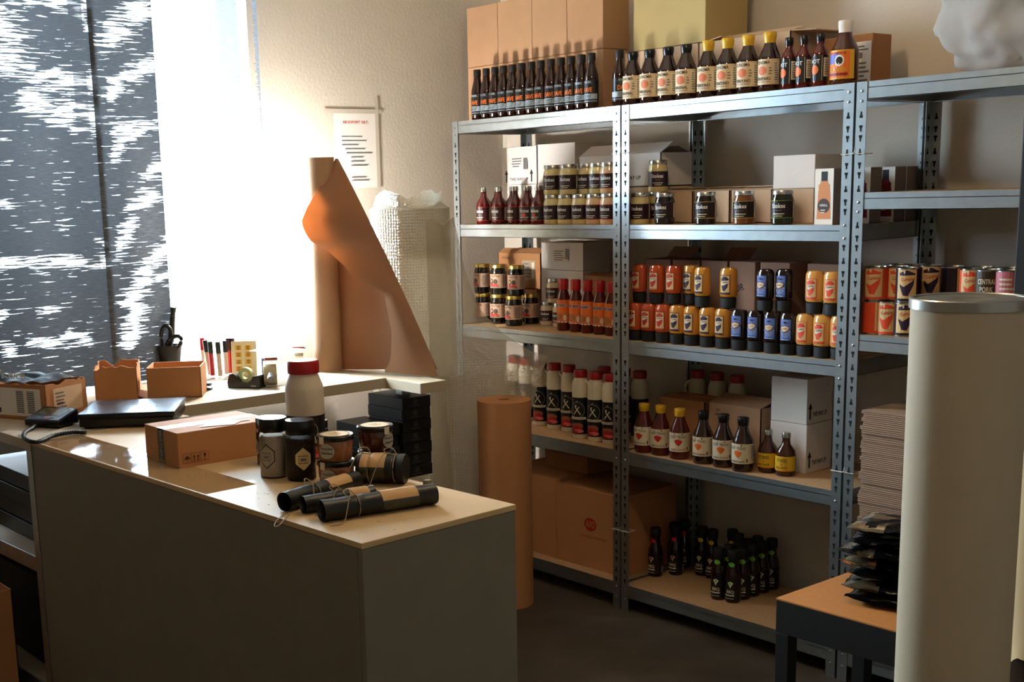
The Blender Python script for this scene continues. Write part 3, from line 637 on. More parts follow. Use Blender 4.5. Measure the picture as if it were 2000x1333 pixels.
# squeeze bottles
def squeeze(liquid, lab_bg, pod, pod2, frame):
    a = .0306; prof = [(0, .034), (.018, .034), (.0275, .038), (a, .046), (a * 1.0, .108), (a * .97, .120), (a * .80, .1295), (a * .5, .132), (0, .132)]
    cp = [(0, 0), (.0225, 0), (.0265, .002), (.0282, .026), (.0282, .033), (.022, .036), (0, .036)]
    sh = [('r', -.0165, .046, .0165, .108, frame), ('r', -.0145, .048, .0145, .106, lab_bg), ('p', [(-.012, .098), (.0, .104), (.012, .097), (.009, .070), (.0, .056), (-.007, .058), (-.011, .075)], pod),
          ('p', [(-.012, .089), (.0125, .092), (.010, .082), (-.006, .074), (-.011, .077)], cream), ('t', 'Curtice', .0, .086, .006, dkred, .018, .1), ('p', [(-.006, .104), (-.002, .104), (-.003, .094), (-.005, .094)], pod2), ('p', [(.003, .104), (.007, .104), (.005, .094), (.003, .094)], pod2), ('r', -.0145, .048, .0145, .0525, pod2)]
    return bottle('squeeze_bottle', prof, liquid, cp, blackm, 'cap', [('label', sh, a, .0)], 28, .72)
def squeeze_blue(liquid):
    a = .0306; prof = [(0, .034), (.018, .034), (.0275, .038), (a, .046), (a * 1.0, .108), (a * .97, .120), (a * .80, .1295), (a * .5, .132), (0, .132)]
    cp = [(0, 0), (.0225, 0), (.0265, .002), (.0282, .026), (.0282, .033), (.022, .036), (0, .036)]
    bl = M('label_blue', (.36, .44, .70), .5); bl2 = M('label_deep_blue', (.14, .35, .62), .5); lb = M('label_light_blue', (.62, .66, .78), .5)
    sh = [('r', -.0165, .046, .0165, .112, bl2), ('r', -.015, .053, .015, .111, bl)]
    for k in range(7):
        g = PI * (k + .3) / 7; g2 = g + .2; sh.append(('p', [(0, .079), (.017 * math.cos(g) * .85, .079 - .024 * math.sin(g)), (.017 * math.cos(g2) * .85, .079 - .024 * math.sin(g2))], lb))
    sh += [('p', [(-.0135, .090), (.0, .094), (.0125, .089), (.010, .078), (-.003, .070), (-.012, .078)], dkred), ('p', [(-.012, .088), (.0, .092), (.011, .0875), (.0085, .079), (-.003, .0725), (-.0105, .079)], cream), ('t', 'Curtice', -.0, .0835, .0055, brick, .016), ('r', -.004, .100, .004, .105, ink), ('t', 'Brown Sauce', 0, .0495, .0035, white, .022)]
    return bottle('squeeze_bottle', prof, liquid, cp, blackm, 'cap', [('label', sh, a, .0)], 28, .72)
lb1 = M('label_sand', (.84, .70, .48), .5); purple = M('print_purple', (.17, .07, .20), .5); podred = M('print_red', (.70, .14, .08), .5); vermil = M('print_vermilion', (.86, .28, .14), .5)
SQ = {'o': (squeeze(M('orange_ketchup', (.70, .27, .09), .15, coat=.4), lb1, podred, brick, dkred), 'orange-red'),
      'm': (squeeze(M('mustard', (.76, .50, .16), .15, coat=.4), lb1, purple, purple, purple), 'mustard-yellow'),
      'b': (squeeze_blue(M('brown_squeeze', (.12, .055, .04), .12, coat=.4)), 'dark blue-labelled'),
      'l': (squeeze(M('pale_orange_sauce', (.84, .60, .30), .15, coat=.4), lb1, vermil, vermil, vermil), 'pale orange')}
rowl = [('o', 1240), ('o', 1267), ('o', 1295), ('m', 1323), ('m', 1351), ('m', 1382), ('m', 1412), ('b', 1444), ('b', 1476), ('b', 1509), ('b', 1541), ('l', 1573), ('l', 1607), ('l', 1641)]
rowu = [('o', 1249, .05), ('o', 1283, .05), ('o', 1316, .06), ('m', 1349, .085), ('m', 1372, .03), ('m', 1423, .04), ('b', 1495, .035), ('b', 1532, .055), ('l', 1592, .04), ('l', 1628, .035)]
cnt = {k: [0, sum(1 for r in rowl if r[0] == k)] for k in SQ}
for k, px in rowl:
    x = onY(px, 640, .035).x; c_ = cnt[k]
    SQ[k][0].put((x, .035, z3), random.uniform(-.08, .12), f'{SQ[k][1]} squeeze bottle in the third shelf lower row, {nth(c_[0], c_[1])} of its colour', 'bottle', f'{SQ[k][1]} squeeze bottles, lower row'); c_[0] += 1
cnt = {k: [0, sum(1 for r in rowu if r[0] == k)] for k in SQ}
for k, px, y in rowu:
    x = onY(px, 550, y).x; c_ = cnt[k]
    SQ[k][0].put((x, y, z3 + .1325), random.uniform(-.08, .12), f'{SQ[k][1]} squeeze bottle in the third shelf upper row, {nth(c_[0], c_[1])} of its colour', 'bottle', f'{SQ[k][1]} squeeze bottles, upper row'); c_[0] += 1
# ------------------------------------------------------------------ fourth shelf bottles
jugw = M('jug_white', (.82, .77, .66), .35); meat = M('print_meat', (.62, .08, .08), .5); badge = M('print_badge_grey', (.60, .56, .50), .5)
def jug_label(R, z0, z1, rot):
    h = z1 - z0; cz = z0 + h * .66; r = h * .21
    return ('label', [('r', -R * 3.1, z0, R * 3.1, z1, M('label_black', (.045, .035, .03), .4)), ('o', 0, cz, r, r * 1.05, .0016, badge), ('p', [(-.015, cz - .016), (-.012, cz - .018), (.010, cz + .012), (.007, cz + .014)], cream), ('p', [(.015, cz - .016), (.012, cz - .018), (-.010, cz + .012), (-.007, cz + .014)], cream),
        ('p', [(-.004, cz + .010), (-.010, cz + .020), (-.001, cz + .018)], cream), ('e', 0, cz + r + .004, .003, .003, badge), ('r', -r * 1.15, cz - r - .006, r * 1.15, cz - r + .003, cream), ('t', 'RHEINLAND', 0, cz - r - .0015, .004, ink, r * 1.7),
        ('e', .0, z0 + h * .23, .022, h * .09, M('print_bun', (.55, .30, .22), .5)), ('e', -.003, z0 + h * .16, .022, h * .07, meat), ('e', .006, z0 + h * .09, .018, h * .05, M('print_pink', (.80, .35, .33), .5)), ('e', -.008, z0 + h * .06, .012, h * .03, meat)], R, rot)
def jugfin(t):
    tube('handle', smoothpts([(.024, 0, .222), (.040, 0, .212), (.043, 0, .19), (.036, 0, .168), (.030, 0, .160)]), .0055, jugw, t, 8)
jg = bottle('sauce_jug', [(0, 0), (.029, 0), (.032, .004), (.032, .205), (.030, .215), (.0225, .232), (.0225, .240), (0, .240)], jugw,
    [(0, .232), (.0245, .232), (.0250, .236), (.0250, .257), (.0235, .260), (0, .260)], red, 'cap', [jug_label(.032, .018, .158, .35)], 28, 1, jugfin)
jp = [(1029, .185), (1057, .165), (1084, .15), (1112, .15), (1134, .08), (1164, .08), (1193, .078)]
for i, (px, y) in enumerate(jp):
    x = onY(px, 800, y).x; jg.put((x, y, z4), .0, f'red-capped white jug with black label on the fourth shelf, {nth(i, 7)}', 'jug', 'white jugs with red caps')
jg.put((onY(1006, 780, .2).x, .2, z4), .2, 'white red-capped jug showing through the edge of the bubble wrap', 'jug')
for i in range(3):
    jg.put((-.27 + .09 * i, .2 + .012 * (i % 2), z4), 1.6, 'white jug with red cap in the dark rear rank of the fourth shelf', 'jug', 'white jugs in the rear rank')
for i in range(3):
    jg.put((.06 + .09 * i, .345, z4), (-2.4, 1.2, 2.2)[i], 'shaded white jug behind the double upright on the fourth shelf', 'jug', 'shaded jugs behind the upright')
tx_body = [(0, 0), (.032, 0), (.035, .005), (.035, .09), (.033, .102), (.019, .135), (.0165, .15), (0, .15)]
def tlab(col): return [('label', [('r', -.052, .028, .068, .094, cream), ('r', -.05, .030, -.049, .092, gold_l), ('r', .029, .030, .030, .092, gold_l), ('t', 'DEEP TEXAS', -.010, .080, .009, greyink, .055), ('p', [(-.022, .068), (-.008, .072), (.006, .066), (.0, .055), (-.008, .048), (-.016, .056)], col), ('e', -.012, .064, .008, .008, col), ('t', 'BARBECUE SAUCE', -.010, .036, .006, M('label_brown_ink', (.35, .22, .12), .6), .05), ('p', [(-.022, .086), (-.018, .086), (-.020, .091)], ink), ('p', [(.002, .088), (.008, .088), (.004, .093)], ink), ('r', .020, .034, .024, .045, brownp)] + bars(.034, .06, .036, .088, 8, greyink, 11), .035, .3)]
ty = bottle('barbecue_bottle', tx_body, sauce_r, thick_cap(.138, .175, .019), yellow, 'cap', tlab(podred))
for i, px in enumerate((1258, 1290, 1327)):
    p_ = on(px, (882, 887, 895)[i], z4); ty.put(tuple(p_), (.1, .35, .5)[i], f'yellow-capped barbecue bottle with cream label on the fourth shelf, {("leftmost", "middle", "rightmost")[i]} of three', 'bottle', 'yellow-capped barbecue bottles')
tb = bottle('barbecue_bottle', tx_body, sauce_b, thick_cap(.138, .178, .0185), black, 'cap', tlab(orange))
for i, px in enumerate((1373, 1412, 1450)):
    p_ = on(px, (904, 911, 919)[i], z4); tb.put(tuple(p_), (.1, .35, .1)[i], f'black-capped barbecue bottle with cream label on the fourth shelf, {("leftmost", "middle", "rightmost")[i]} of three', 'bottle', 'black-capped barbecue bottles')
# ------------------------------------------------------------------ bottom shelf bottles
def bbq(col):
    return bottle('slim_bbq_bottle', [(0, 0), (.024, 0), (.0262, .004), (.0262, .095), (.025, .104), (.019, .120), (.0165, .137), (.0165, .16), (0, .16)], M('dark_red_bbq', (.13, .03, .02), .08, coat=.5),
        [(0, .15), (.0185, .15), (.0195, .155), (.0195, .180), (.0175, .183), (0, .183)], blackm, 'cap',
        [('label', [('r', -.04, .012, .06, .085, M('label_deep_black', (.05, .03, .025), .35)), ('p', [(-.010, .072), (.0, .078), (.010, .072), (.002, .060), (.0, .052), (-.002, .060)], white), ('e', 0, .070, .005, .005, col), ('t', 'BBQ', 0, .040, .014, cream, .026), ('r', -.022, .026, .014, .030, white), ('r', -.022, .016, .012, .0175, white), ('r', .04, .015, .052, .04, badge)], .0265, .2),
         ('neck_label', [('r', -.0001, .13, .0001, .131, col), ('e', 0, .136, .011, .0085, col)], .0178, .2)])
BB = {'r': (bbq(M('neck_red', (.78, .12, .16), .5)), 'red'), 'y': (bbq(M('neck_yellow', (.86, .72, .12), .5)), 'yellow'), 'g': (bbq(M('neck_green', (.42, .70, .25), .5)), 'green')}
def bb(k, px, py, label, group=None):
    p_ = on(px, py, z5); BB[k][0].put(tuple(p_), random.uniform(-.15, .15), label, 'bottle', group); return p_
r0 = bb('r', 1280, 1124, 'slim bottle with red neck oval, front left of the bottom shelf')
r1 = bb('r', 1320, 1121, 'slim bottle with red neck oval, right of the first front one')
y0_ = bb('y', 1371, 1122, 'slim bottle with yellow neck oval, left of the two')
y1_ = bb('y', 1391, 1128, 'slim bottle with yellow neck oval, right of the two')
g0 = bb('g', 1403, 1169, 'slim bottle with green neck oval, frontmost left')
g1 = bb('g', 1431, 1175, 'slim bottle with green neck oval, frontmost right')
rest = []
for j in range(1, 6):
    for i, q in enumerate((g0, g1)): rest.append(('g', q.x, q.y + .054 * j))
for j in range(1, 3): rest.append(('y', y0_.x, y0_.y + .05 * j)); 
rest += [('r', r0.x, r0.y + .054), ('r', r0.x, r0.y + .108), ('r', r0.x, r0.y + .162), ('r', r1.x, r1.y + .052), ('r', r1.x, r1.y + .104), ('y', y1_.x + .05, y1_.y), ('y', y1_.x + .05, y1_.y + .05), ('y', y1_.x + .1, y1_.y + .02), ('y', y1_.x, y1_.y + .05)]
cl = []
for k, x, y in rest:
    if y > .352 or any((x - a) ** 2 + (y - b) ** 2 < .0527 ** 2 for a, b in cl + [(q.x, q.y) for q in (r0, r1, y0_, y1_, g0, g1)]): continue
    cl.append((x, y))
    BB[k][0].put((x, y, z5), .3, f'slim dark bottle in the packed group behind the {BB[k][1]}-ovalled front bottles', 'bottle', f'packed bottles behind the {BB[k][1]} ones')
# ------------------------------------------------------------------ cans on the right unit
can_p = M('can_dark_purple', (.10, .04, .10), .35)
def can(bg, side, pod, txt=None):
    t = thing('food_tin', 'x', 'tin'); R = .0345; h = .098
    lathe('tin_body', [(0, 0), (R, 0), (R + .0012, .001), (R + .0012, .003), (R, .004), (R, h - .004), (R + .0012, h - .003), (R + .0012, h - .001), (R - .002, h), (R - .003, h - .003), (0, h - .003)], silver, t, 28)
    s = [('r', -PI * R, .0045, PI * R, h - .0045, side), ('r', -.028, .0045, .026, h - .0045, bg)]
    if txt == 'bars': s += bars(-.022, .02, .03, .08, 4, cream, 3)
    elif txt: s += [('t', txt[0], 0, .066, .014, cream, .048), ('t', txt[1], 0, .045, .014, cream, .034), ('r', -.016, .029, .016, .032, cream)]
    else: s += [('p', [(-.022, .084), (.0, .092), (.022, .082), (.018, .05), (.004, .018), (-.010, .020), (-.02, .045)], pod), ('p', [(-.021, .076), (.022, .078), (.016, .062), (-.008, .044), (-.02, .052)], lb1), ('t', 'Curtice', 0, .066, .010, podred, .032, .1), ('p', [(-.010, .093), (-.005, .093), (-.005, .082), (-.009, .082)], cream), ('r', -.028, .0045, .026, .011, side)]
    cyl_label('label', s, R, t, .2); return Proto(t)
CN = {'o': can(lb1, vermil, vermil), 'p': can(lb1, can_p, purple), 'c': can(M('can_olive', (.22, .17, .10), .4), M('can_olive', (.2, .2, .2)), podred, ('CENTRAL', 'PORK')), 'k': can(M('can_pink', (.72, .40, .44), .4), M('can_pink', (.2, .2, .2)), purple, 'bars')}
zc = 1.079; hc = .0985
for i, (k, px) in enumerate([('o', 1708), ('o', 1737), ('p', 1771)]):
    xx = onY(px, 620, .06).x
    CN[k][0 if False else 0].put if False else None
    CN[k].put((xx, .06, zc), (1.2, .1, .25)[i], ['red tin beside the upright in the lower row', 'orange and red tin with a pod picture in the lower row', 'dark purple tin with a pod picture in the lower row'][i] + ' of the right unit', 'tin')
    CN[k].put((xx, .062 if i != 1 else .10, zc + hc), (.1, .3, .2)[i], ['red and orange tin beside the upright, stacked on another', 'shaded red tin stacked a little further back', 'purple tin stacked above the other purple one'][i] + ', right unit', 'tin')
    CN[k].put((xx, .182, zc), .3, 'shaded tin in the rear rank, lower row of the right unit', 'tin', 'rear rank tins, lower')
    CN[k].put((xx, .182, zc + hc), .3, 'shaded tin in the rear rank, upper row of the right unit', 'tin', 'rear rank tins, upper')
for i in range(3):
    xx = onY(1770, 620, .06).x + .082 * (i + 1)
    for z_ in (zc, zc + hc): CN['p'].put((xx, .06 + .1, z_), 1.4, 'shaded dark purple tin to the right of the bright purple tins', 'tin', 'shaded purple tins')
for k, px, lb in (('o', 1893, 'red and sand tin left of the olive lettered tin'), ('c', 1931, 'olive tin with two lines of cream capitals'), ('k', 1971, 'pink tin right of the olive lettered tin')):
    xx = onY(px, 560, .08).x
    CN['o' if k == 'o' else k].put((xx, .08 + (.02 if k == 'o' else 0), zc + hc), .1, lb + ', upper row', 'tin')
    CN['p'].put((xx, .08 + (.02 if k == 'o' else 0), zc), .1, 'purple tin supporting the upper tins near the black cabinet', 'tin', 'supporting tins near the cabinet')

# ------------------------------------------------------------------ plastic bag
film = mixmat('white_film', lambda nt, out: (lambda d, t, tr, a, mx, bp, n: (
    setattr(d.inputs[0], 'default_value', (.55, .53, .50, 1)), setattr(t.inputs[0], 'default_value', (.45, .43, .40, 1)), setattr(a.inputs[0], 'default_value', .4),
    nt.links.new(d.outputs[0], a.inputs[1]), nt.links.new(t.outputs[0], a.inputs[2]), setattr(mx.inputs[0], 'default_value', .14), nt.links.new(a.outputs[0], mx.inputs[1]), nt.links.new(tr.outputs[0], mx.inputs[2]), nt.links.new(mx.outputs[0], out.inputs[0])))
    (nt.nodes.new('ShaderNodeBsdfDiffuse'), nt.nodes.new('ShaderNodeBsdfTranslucent'), nt.nodes.new('ShaderNodeBsdfTransparent'), nt.nodes.new('ShaderNodeMixShader'), nt.nodes.new('ShaderNodeMixShader'), None, None))
pc = onY(1985, 70, .10)
bm = bmesh.new(); bmesh.ops.create_icosphere(bm, subdivisions=5, radius=1)
for v in bm.verts:
    d = v.co.normalized(); n = noise.fractal(d * 2.2, 1, 2, 4) * .10 + abs(noise.noise(d * 5)) * .12
    r = 1 + n; v.co = Vector((d.x * .27 * r, d.y * .20 * r, d.z * .23 * r + .0))
    v.co.z += .185
    if v.co.z < .006: v.co.z = .0015 + (v.co.z + .04) * .03 if v.co.z > -.04 else .0015
tag(mesh_obj('plastic_bag', bm, film, None, (pc.x + .03, .2, 1.8), 60), 'crumpled translucent white plastic bag on the top right shelf', 'bag')

# ------------------------------------------------------------------ counter
zc_ = .88; A = on(60, 862, zc_); B = on(706, 1062, zc_); D_ = on(1007, 986, zc_)
ang = math.atan2(B.y - A.y, B.x - A.x)
t = thing('packing_counter', 'long grey-fronted packing counter with a worn pale top in the foreground', 'counter', (B.x, B.y, 0), ang)
Lc = (B - A).length; Wc = (D_ - B).length
gpan = M('counter_panel', (.47, .44, .38), .6, vary=.05, vscale=14, bump=.05, bscale=120)
topm = M('counter_top', (.78, .66, .48), .55, vary=.04, vscale=12)
def cbox(nm, *a, bev=.002, par=t, m=gpan):
    bm = bmesh.new(); bx(bm, *a, 0, bev); return mesh_obj(nm, bm, m, par)
cbox('front_panel', -Lc, .001, 0, -.0165, .018, zc_ - .013); cbox('end_panel', -.0155, .001, 0, 0, Wc, zc_ - .013); cbox('end_panel', -Lc, .019, 0, -Lc + .016, Wc, zc_ - .013)
cbox('back_panel', -Lc + .017, Wc - .016, 0, -.0165, Wc, zc_ - .013); cbox('worktop', -Lc, 0, zc_ - .0125, 0.001, Wc + .002, zc_, m=topm)
rd = random.Random(5); sc_ = []
for i in range(46):
    u = -rd.uniform(.03, .5); v = rd.uniform(.03, .14) + (.1 if i % 7 == 0 else 0); a_ = rd.uniform(.002, .010)
    sc_.append(('p', [(u, v), (u + a_, v + rd.uniform(-.002, .002)), (u + a_ * .9, v + .0022), (u + a_ * .2, v + .0018)], M('scuff', (.35, .25, .15), .7)))
global_eps = EPS
def flatdec(nm, sh, par, wrap):
    return decal(nm, sh, wrap, par)
flatdec('scuff_marks', sc_, t, lambda u, v, l: Vector((u, v, zc_ + .0003)))['kind'] = 'stuff'
# clear film along the counter front edge
filmc = mixmat('counter_film', lambda nt, out: clearf(nt, out))
f_ = face_label('protective_film', [('r', -Lc + .02, .005, -Lc + .93, .14, filmc)], (0, 0, zc_), (1, 0, 0), (0, 1, 0), t)

# ------------------------------------------------------------------ window bench
zb = .9
t = thing('window_bench', 'grey laminate work bench along the window wall', 'bench', (-1.072, -1.50, 0), math.radians(-.8))
btop = M('bench_top', (.66, .60, .50), .55, vary=.03); bedge = M('bench_edge', (.52, .48, .40), .6)
xf = .628
def bb_(nm, x0, y0, z0, x1, y1, z1, m): bm = bmesh.new(); bx(bm, x0, y0, z0, x1, y1, z1, 0, .0015); return mesh_obj(nm, bm, m, t)
bb_('bench_top', 0, 0, zb - .036, xf, .90, zb, btop); bb_('bench_top', xf + .001, .79, zb - .036, xf + .20, .90, zb, btop)
bb_('lower_shelf', .04, .04, .52, xf + .14, .86, .548, btop); bb_('lower_shelf', .04, .04, .14, xf - .045, .86, .16, btop)
for x in (.0, xf - .04):
    for y in (0.0, .861): bb_('leg', x + .0, y, 0, x + .038, y + .038, zb - .037, galv)


dk_ = thing('side_desk', 'open-fronted side desk carrying the scale, left of the packing counter', 'desk', (A.x - .003, A.y - .002, 0), ang); t = dk_; xl_ = -(A.x + 1.065); yd = .515
bb_('desk_top', xl_, 0, zc_ - .03, 0, yd, zc_, btop)
for x in (xl_, -.036):
    for y in (.002, yd - .04): bb_('leg', x, y, 0, x + .034, y + .034, zc_ - .031, galv)
bb_('back_panel', xl_ + .036, yd - .008, .02, -.038, yd - .001, zc_ - .031, gpan)  # unseen panel added to keep window light out of the desk
for z_ in (.535, .145): bb_('lower_shelf', xl_ + .036, .01, z_ - .014, -.038, yd - .01, z_, btop); bb_('side_beam', xl_ + .036, .003, z_ - .045, -.038, .009, z_ , galv)
# dark crates stored inside its open end
for i in range(4):
    o_ = box('flat_box', -.95, -1.97 + .006 * (i % 2), .5365 + .05 * i, -.42, -1.62, .5365 + .05 * i + .046, M('dark_blue_box', (.09, .09, .10), .4), None)
    tag(o_, f'flat dark box stored inside the side desk, {("lowest", "second", "third", "topmost")[i]} of the pile', 'box', 'dark flat boxes under the bench')
for i in range(1): 
    o_ = box('storage_crate', -.95, -1.97, .1465, -.42, -1.6, .42, M('navy_crate', (.07, .09, .13), .5), None); tag(o_, 'dark storage crate low inside the side desk', 'crate')
pcb = on(20, 1150, .30)
tt = carton(0, 0, 0, -2.37, .3, 0, kraft_o, 'brown open carton on the floor at the bottom left corner', X=(-.79, -.49), zt=.42, open_=[('l', 60)])
# black logo boxes on the lower shelf of the bench
blk = M('black_box', (.045, .045, .045), .45); logo_m = M('logo_grey', (.45, .43, .40), .5)
def blackbox(w_, d_, h_):
    t = thing('black_box', 'x', 'box'); bm = bmesh.new(); bx(bm, -w_, 0, 0, 0, d_, h_ - .001, 0, .0015); mesh_obj('body', bm, blk, t)
    sh = [('o', d_ * .45, h_ * .62, .009, .009, .0012, logo_m), ('p', [(d_ * .45 - .004, h_ * .62 + .003), (d_ * .45, h_ * .62 - .005), (d_ * .45 + .004, h_ * .62 + .003), (d_ * .45, h_ * .62)], logo_m), ('r', d_ * .3, h_ * .25, d_ * .6, h_ * .28, logo_m)]
    face_label('logo', sh, (0, 0, 0), (0, 1, 0), (0, 0, 1), t); return Proto(t)
zl = .5485; q0 = on(845, 925, zl); nb = 7; hb_ = .0405
bbx = blackbox(.20, .125, hb_)
xr = q0.x
for i in range(nb): bbx.put((xr - .004 * (i % 2), q0.y - .125, zl + i * hb_), 0, f'black box with a round logo in the right-hand stack under the bench, {("lowest", "second from bottom", "third from bottom", "middle", "third from top", "second from top", "topmost")[i]}', 'box', 'right stack of black boxes')
for i in range(5): bbx.put((xr + .0 - .012 * (i % 2), q0.y - .125 - .142, zl + i * hb_), 0, f'black box with a round logo in the shorter stack under the bench, {("lowest", "second from bottom", "middle", "second from top", "topmost")[i]}', 'box', 'shorter stack of black boxes')
for i in range(3): bbx.put((xr - .02, q0.y - .125 - .30, zl + i * hb_), 0, f'black box in the low stack behind the spice jars, {("lowest", "middle", "topmost")[i]}', 'box', 'low stack of black boxes')

# ------------------------------------------------------------------ paper roll with unrolled sheet
papm = mixmat('kraft_paper', lambda nt, out: (lambda d, tr, mx: (setattr(d.inputs[0], 'default_value', (*lin((.56, .42, .32)), 1)), setattr(tr.inputs[0], 'default_value', (.80, .20, .04, 1)), setattr(mx.inputs[0], 'default_value', .045),
    nt.links.new(d.outputs[0], mx.inputs[1]), nt.links.new(tr.outputs[0], mx.inputs[2]), nt.links.new(mx.outputs[0], out.inputs[0])))(nt.nodes.new('ShaderNodeBsdfDiffuse'), nt.nodes.new('ShaderNodeBsdfTranslucent'), nt.nodes.new('ShaderNodeMixShader')))
rbse = on(641, 724, zb); rr = .052; rtop = onY(628, 308, rbse.y).z
t = thing('kraft_paper_roll', 'upright kraft paper roll on the bench with a torn sheet folded diagonally', 'paper roll', (0, 0, 0)); t.location = (rbse.x, rbse.y, zb)
hR = rtop - zb
lathe('roll', [(0, .0), (rr, 0), (rr, hR), (.022, hR), (.022, hR - .06), (0, hR - .06)], kraft, t, 40)
pr_ = on(861, 737, zb); pl_ = Vector((rbse.x + .01, rbse.y + rr, 0)); dirv = (Vector((pr_.x, pr_.y, 0)) - pl_).normalized(); nv = Vector((dirv.y, -dirv.x, 0))
def onplane(px, py, off):
    d = CW + CR * (px - CX) / F - CU * (py - CY) / F; n = nv; o = Vector((pl_.x, pl_.y, 0)) + nv * off
    return CAM + d * ((o - CAM).dot(n) / d.dot(n))
def interp(tbl, y):
    for (a, b), (c, d) in zip(tbl, tbl[1:]):
        if a <= y <= c: return b + (d - b) * (y - a) / (c - a)
    return tbl[-1][1] if y > tbl[-1][0] else tbl[0][1]
Lb = [(310, 655), (325, 648), (350, 635), (380, 615), (405, 600), (432, 589), (445, 592), (458, 598), (470, 606), (476, 612), (479, 625), (487, 636), (492, 642), (504, 655), (516, 668), (521, 674), (532, 682), (547, 702), (552, 708), (566, 728), (570, 740), (579, 751), (597, 754), (625, 760), (651, 765), (690, 764), (708, 761), (722, 752), (730, 752)]
Rb = [(310, 660), (340, 676), (400, 706), (500, 755), (600, 801), (700, 845), (738, 862)]
bm = bmesh.new(); rows = []; NC = 16
ys = [310 + (728 - 310) * i / 70 for i in range(71)]
for y in ys:
    xl, xr_ = interp(Lb, y), interp(Rb, y); row = []
    for k in range(NC + 1):
        s = k / NC; px = xl + (xr_ - xl) * s
        dd = 1 - s; off = .010 + .135 * (dd ** 1.3) * min(1, (xr_ - xl) / 110) * max(0, 1 - max(0, y - 480) / 330) + .012 * math.sin(s * PI)
        row.append(bm.verts.new(onplane(px, y + (9 * s if y > 700 else 0), off) - Vector(t.location)))
    rows.append(row)
for a, b in zip(rows, rows[1:]):
    for k in range(NC): bm.faces.new((a[k], b[k], b[k + 1], a[k + 1]))
mesh_obj('folded_sheet', bm, papm, t, smooth=80)
bm = bmesh.new(); rows = []
for y in ys[20:]:
    xr_ = interp(Rb, y); row = []
    for k in range(9):
        px = 655 + (xr_ - 655) * k / 8; row.append(bm.verts.new(onplane(px, min(y, 722), .004 * math.sin(k)) - Vector(t.location)))
    rows.append(row)
for a, b in zip(rows, rows[1:]):
    for k in range(8): bm.faces.new((a[k], b[k], b[k + 1], a[k + 1]))
mesh_obj('unrolled_sheet', bm, papm, t, smooth=80)

# ------------------------------------------------------------------ bubble wrap roll
def bubblef(base, op):
    def f(nt, out):
        N = nt.nodes.new; L = nt.links.new
        tc = N('ShaderNodeTexCoord'); vo = N('ShaderNodeTexVoronoi'); vo.inputs['Scale'].default_value = 95; vo.inputs['Randomness'].default_value = .25; L(tc.outputs['UV'], vo.inputs[0])
        mr = N('ShaderNodeMapRange'); mr.inputs[1].default_value = .0; mr.inputs[2].default_value = .5; mr.inputs[3].default_value = 1; mr.inputs[4].default_value = 0; L(vo.outputs[0], mr.inputs[0])
        bp = N('ShaderNodeBump'); bp.inputs['Strength'].default_value = .9; bp.inputs['Distance'].default_value = .004; L(mr.outputs[0], bp.inputs['Height'])
        d = N('ShaderNodeBsdfDiffuse'); d.inputs[0].default_value = (*base, 1); tl = N('ShaderNodeBsdfTranslucent'); tl.inputs[0].default_value = (*base, 1); L(bp.outputs[0], d.inputs['Normal'])
        m1 = N('ShaderNodeMixShader'); m1.inputs[0].default_value = .45; L(d.outputs[0], m1.inputs[1]); L(tl.outputs[0], m1.inputs[2])
        g = N('ShaderNodeBsdfGlossy'); g.inputs['Roughness'].default_value = .12; L(bp.outputs[0], g.inputs['Normal'])
        m2 = N('ShaderNodeMixShader'); m2.inputs[0].default_value = .24; L(m1.outputs[0], m2.inputs[1]); L(g.outputs[0], m2.inputs[2])
        tr = N('ShaderNodeBsdfTransparent'); m3 = N('ShaderNodeMixShader'); m3.inputs[0].default_value = op; L(tr.outputs[0], m3.inputs[1]); L(m2.outputs[0], m3.inputs[2]); L(m3.outputs[0], out.inputs[0])
    return f
bub = mixmat('bubble_wrap_thick', bubblef((.82, .76, .62), .97)); bub2 = mixmat('bubble_wrap_sheet', bubblef((.72, .63, .46), .52))
def grid_uv(name, fn, nu, nv_, mat, parent, uvs):
    bm = bmesh.new(); uvl = bm.loops.layers.uv.new('uv'); g = [[bm.verts.new(fn(i / nu, j / nv_)) for i in range(nu + 1)] for j in range(nv_ + 1)]
    for j in range(nv_):
        for i in range(nu):
            f = bm.faces.new((g[j][i], g[j][i + 1], g[j + 1][i + 1], g[j + 1][i]))
            for l, (a, b) in zip(f.loops, ((i, j), (i + 1, j), (i + 1, j + 1), (i, j + 1))): l[uvl].uv = (a / nu * uvs[0], b / nv_ * uvs[1])
    return mesh_obj(name, bm, mat, parent, smooth=80)
bc = Vector((-.665, -.415, 0)); t = thing('bubble_wrap_roll', 'tall roll of bubble wrap standing behind the bench end with loose sheet trailing', 'bubble wrap', (bc.x, bc.y, 0))
def rollf(u, v):
    a = 2 * PI * u; z = v * 1.47; r = .148 + .004 * math.sin(a * 3 + z * 4) + .003 * math.sin(a * 7)
    return Vector((r * math.cos(a), r * math.sin(a), .002 + z))
grid_uv('roll', rollf, 64, 40, bub, t, (.95, 1.47))
def topf(u, v):
    a = 2 * PI * u; r = .148 * (1 - v) + .02 * v; return Vector((r * math.cos(a), r * math.sin(a), 1.472 + .035 * math.sin(v * PI) * (1 + .4 * math.sin(3 * a)) - .03 * v))
grid_uv('roll_end', topf, 48, 8, bub, t, (.9, .2))
def crest(u, v):
    a = -3.1 + 4.2 * u; n1 = noise.fractal(Vector((a * 1.1, 2.0, v * .8)), 1, 2, 3); n2 = noise.fractal(Vector((a * 1.4 + 9, v * 2.0, 0)), 1, 2, 3)
    r = .1495 + .016 * n2 * v - .03 * v * v; return Vector((r * math.cos(a), r * math.sin(a), 1.30 + v * (.225 + .03 * n1)))
grid_uv('loose_top_edge', crest, 70, 10, bub, t, (.9, .2))
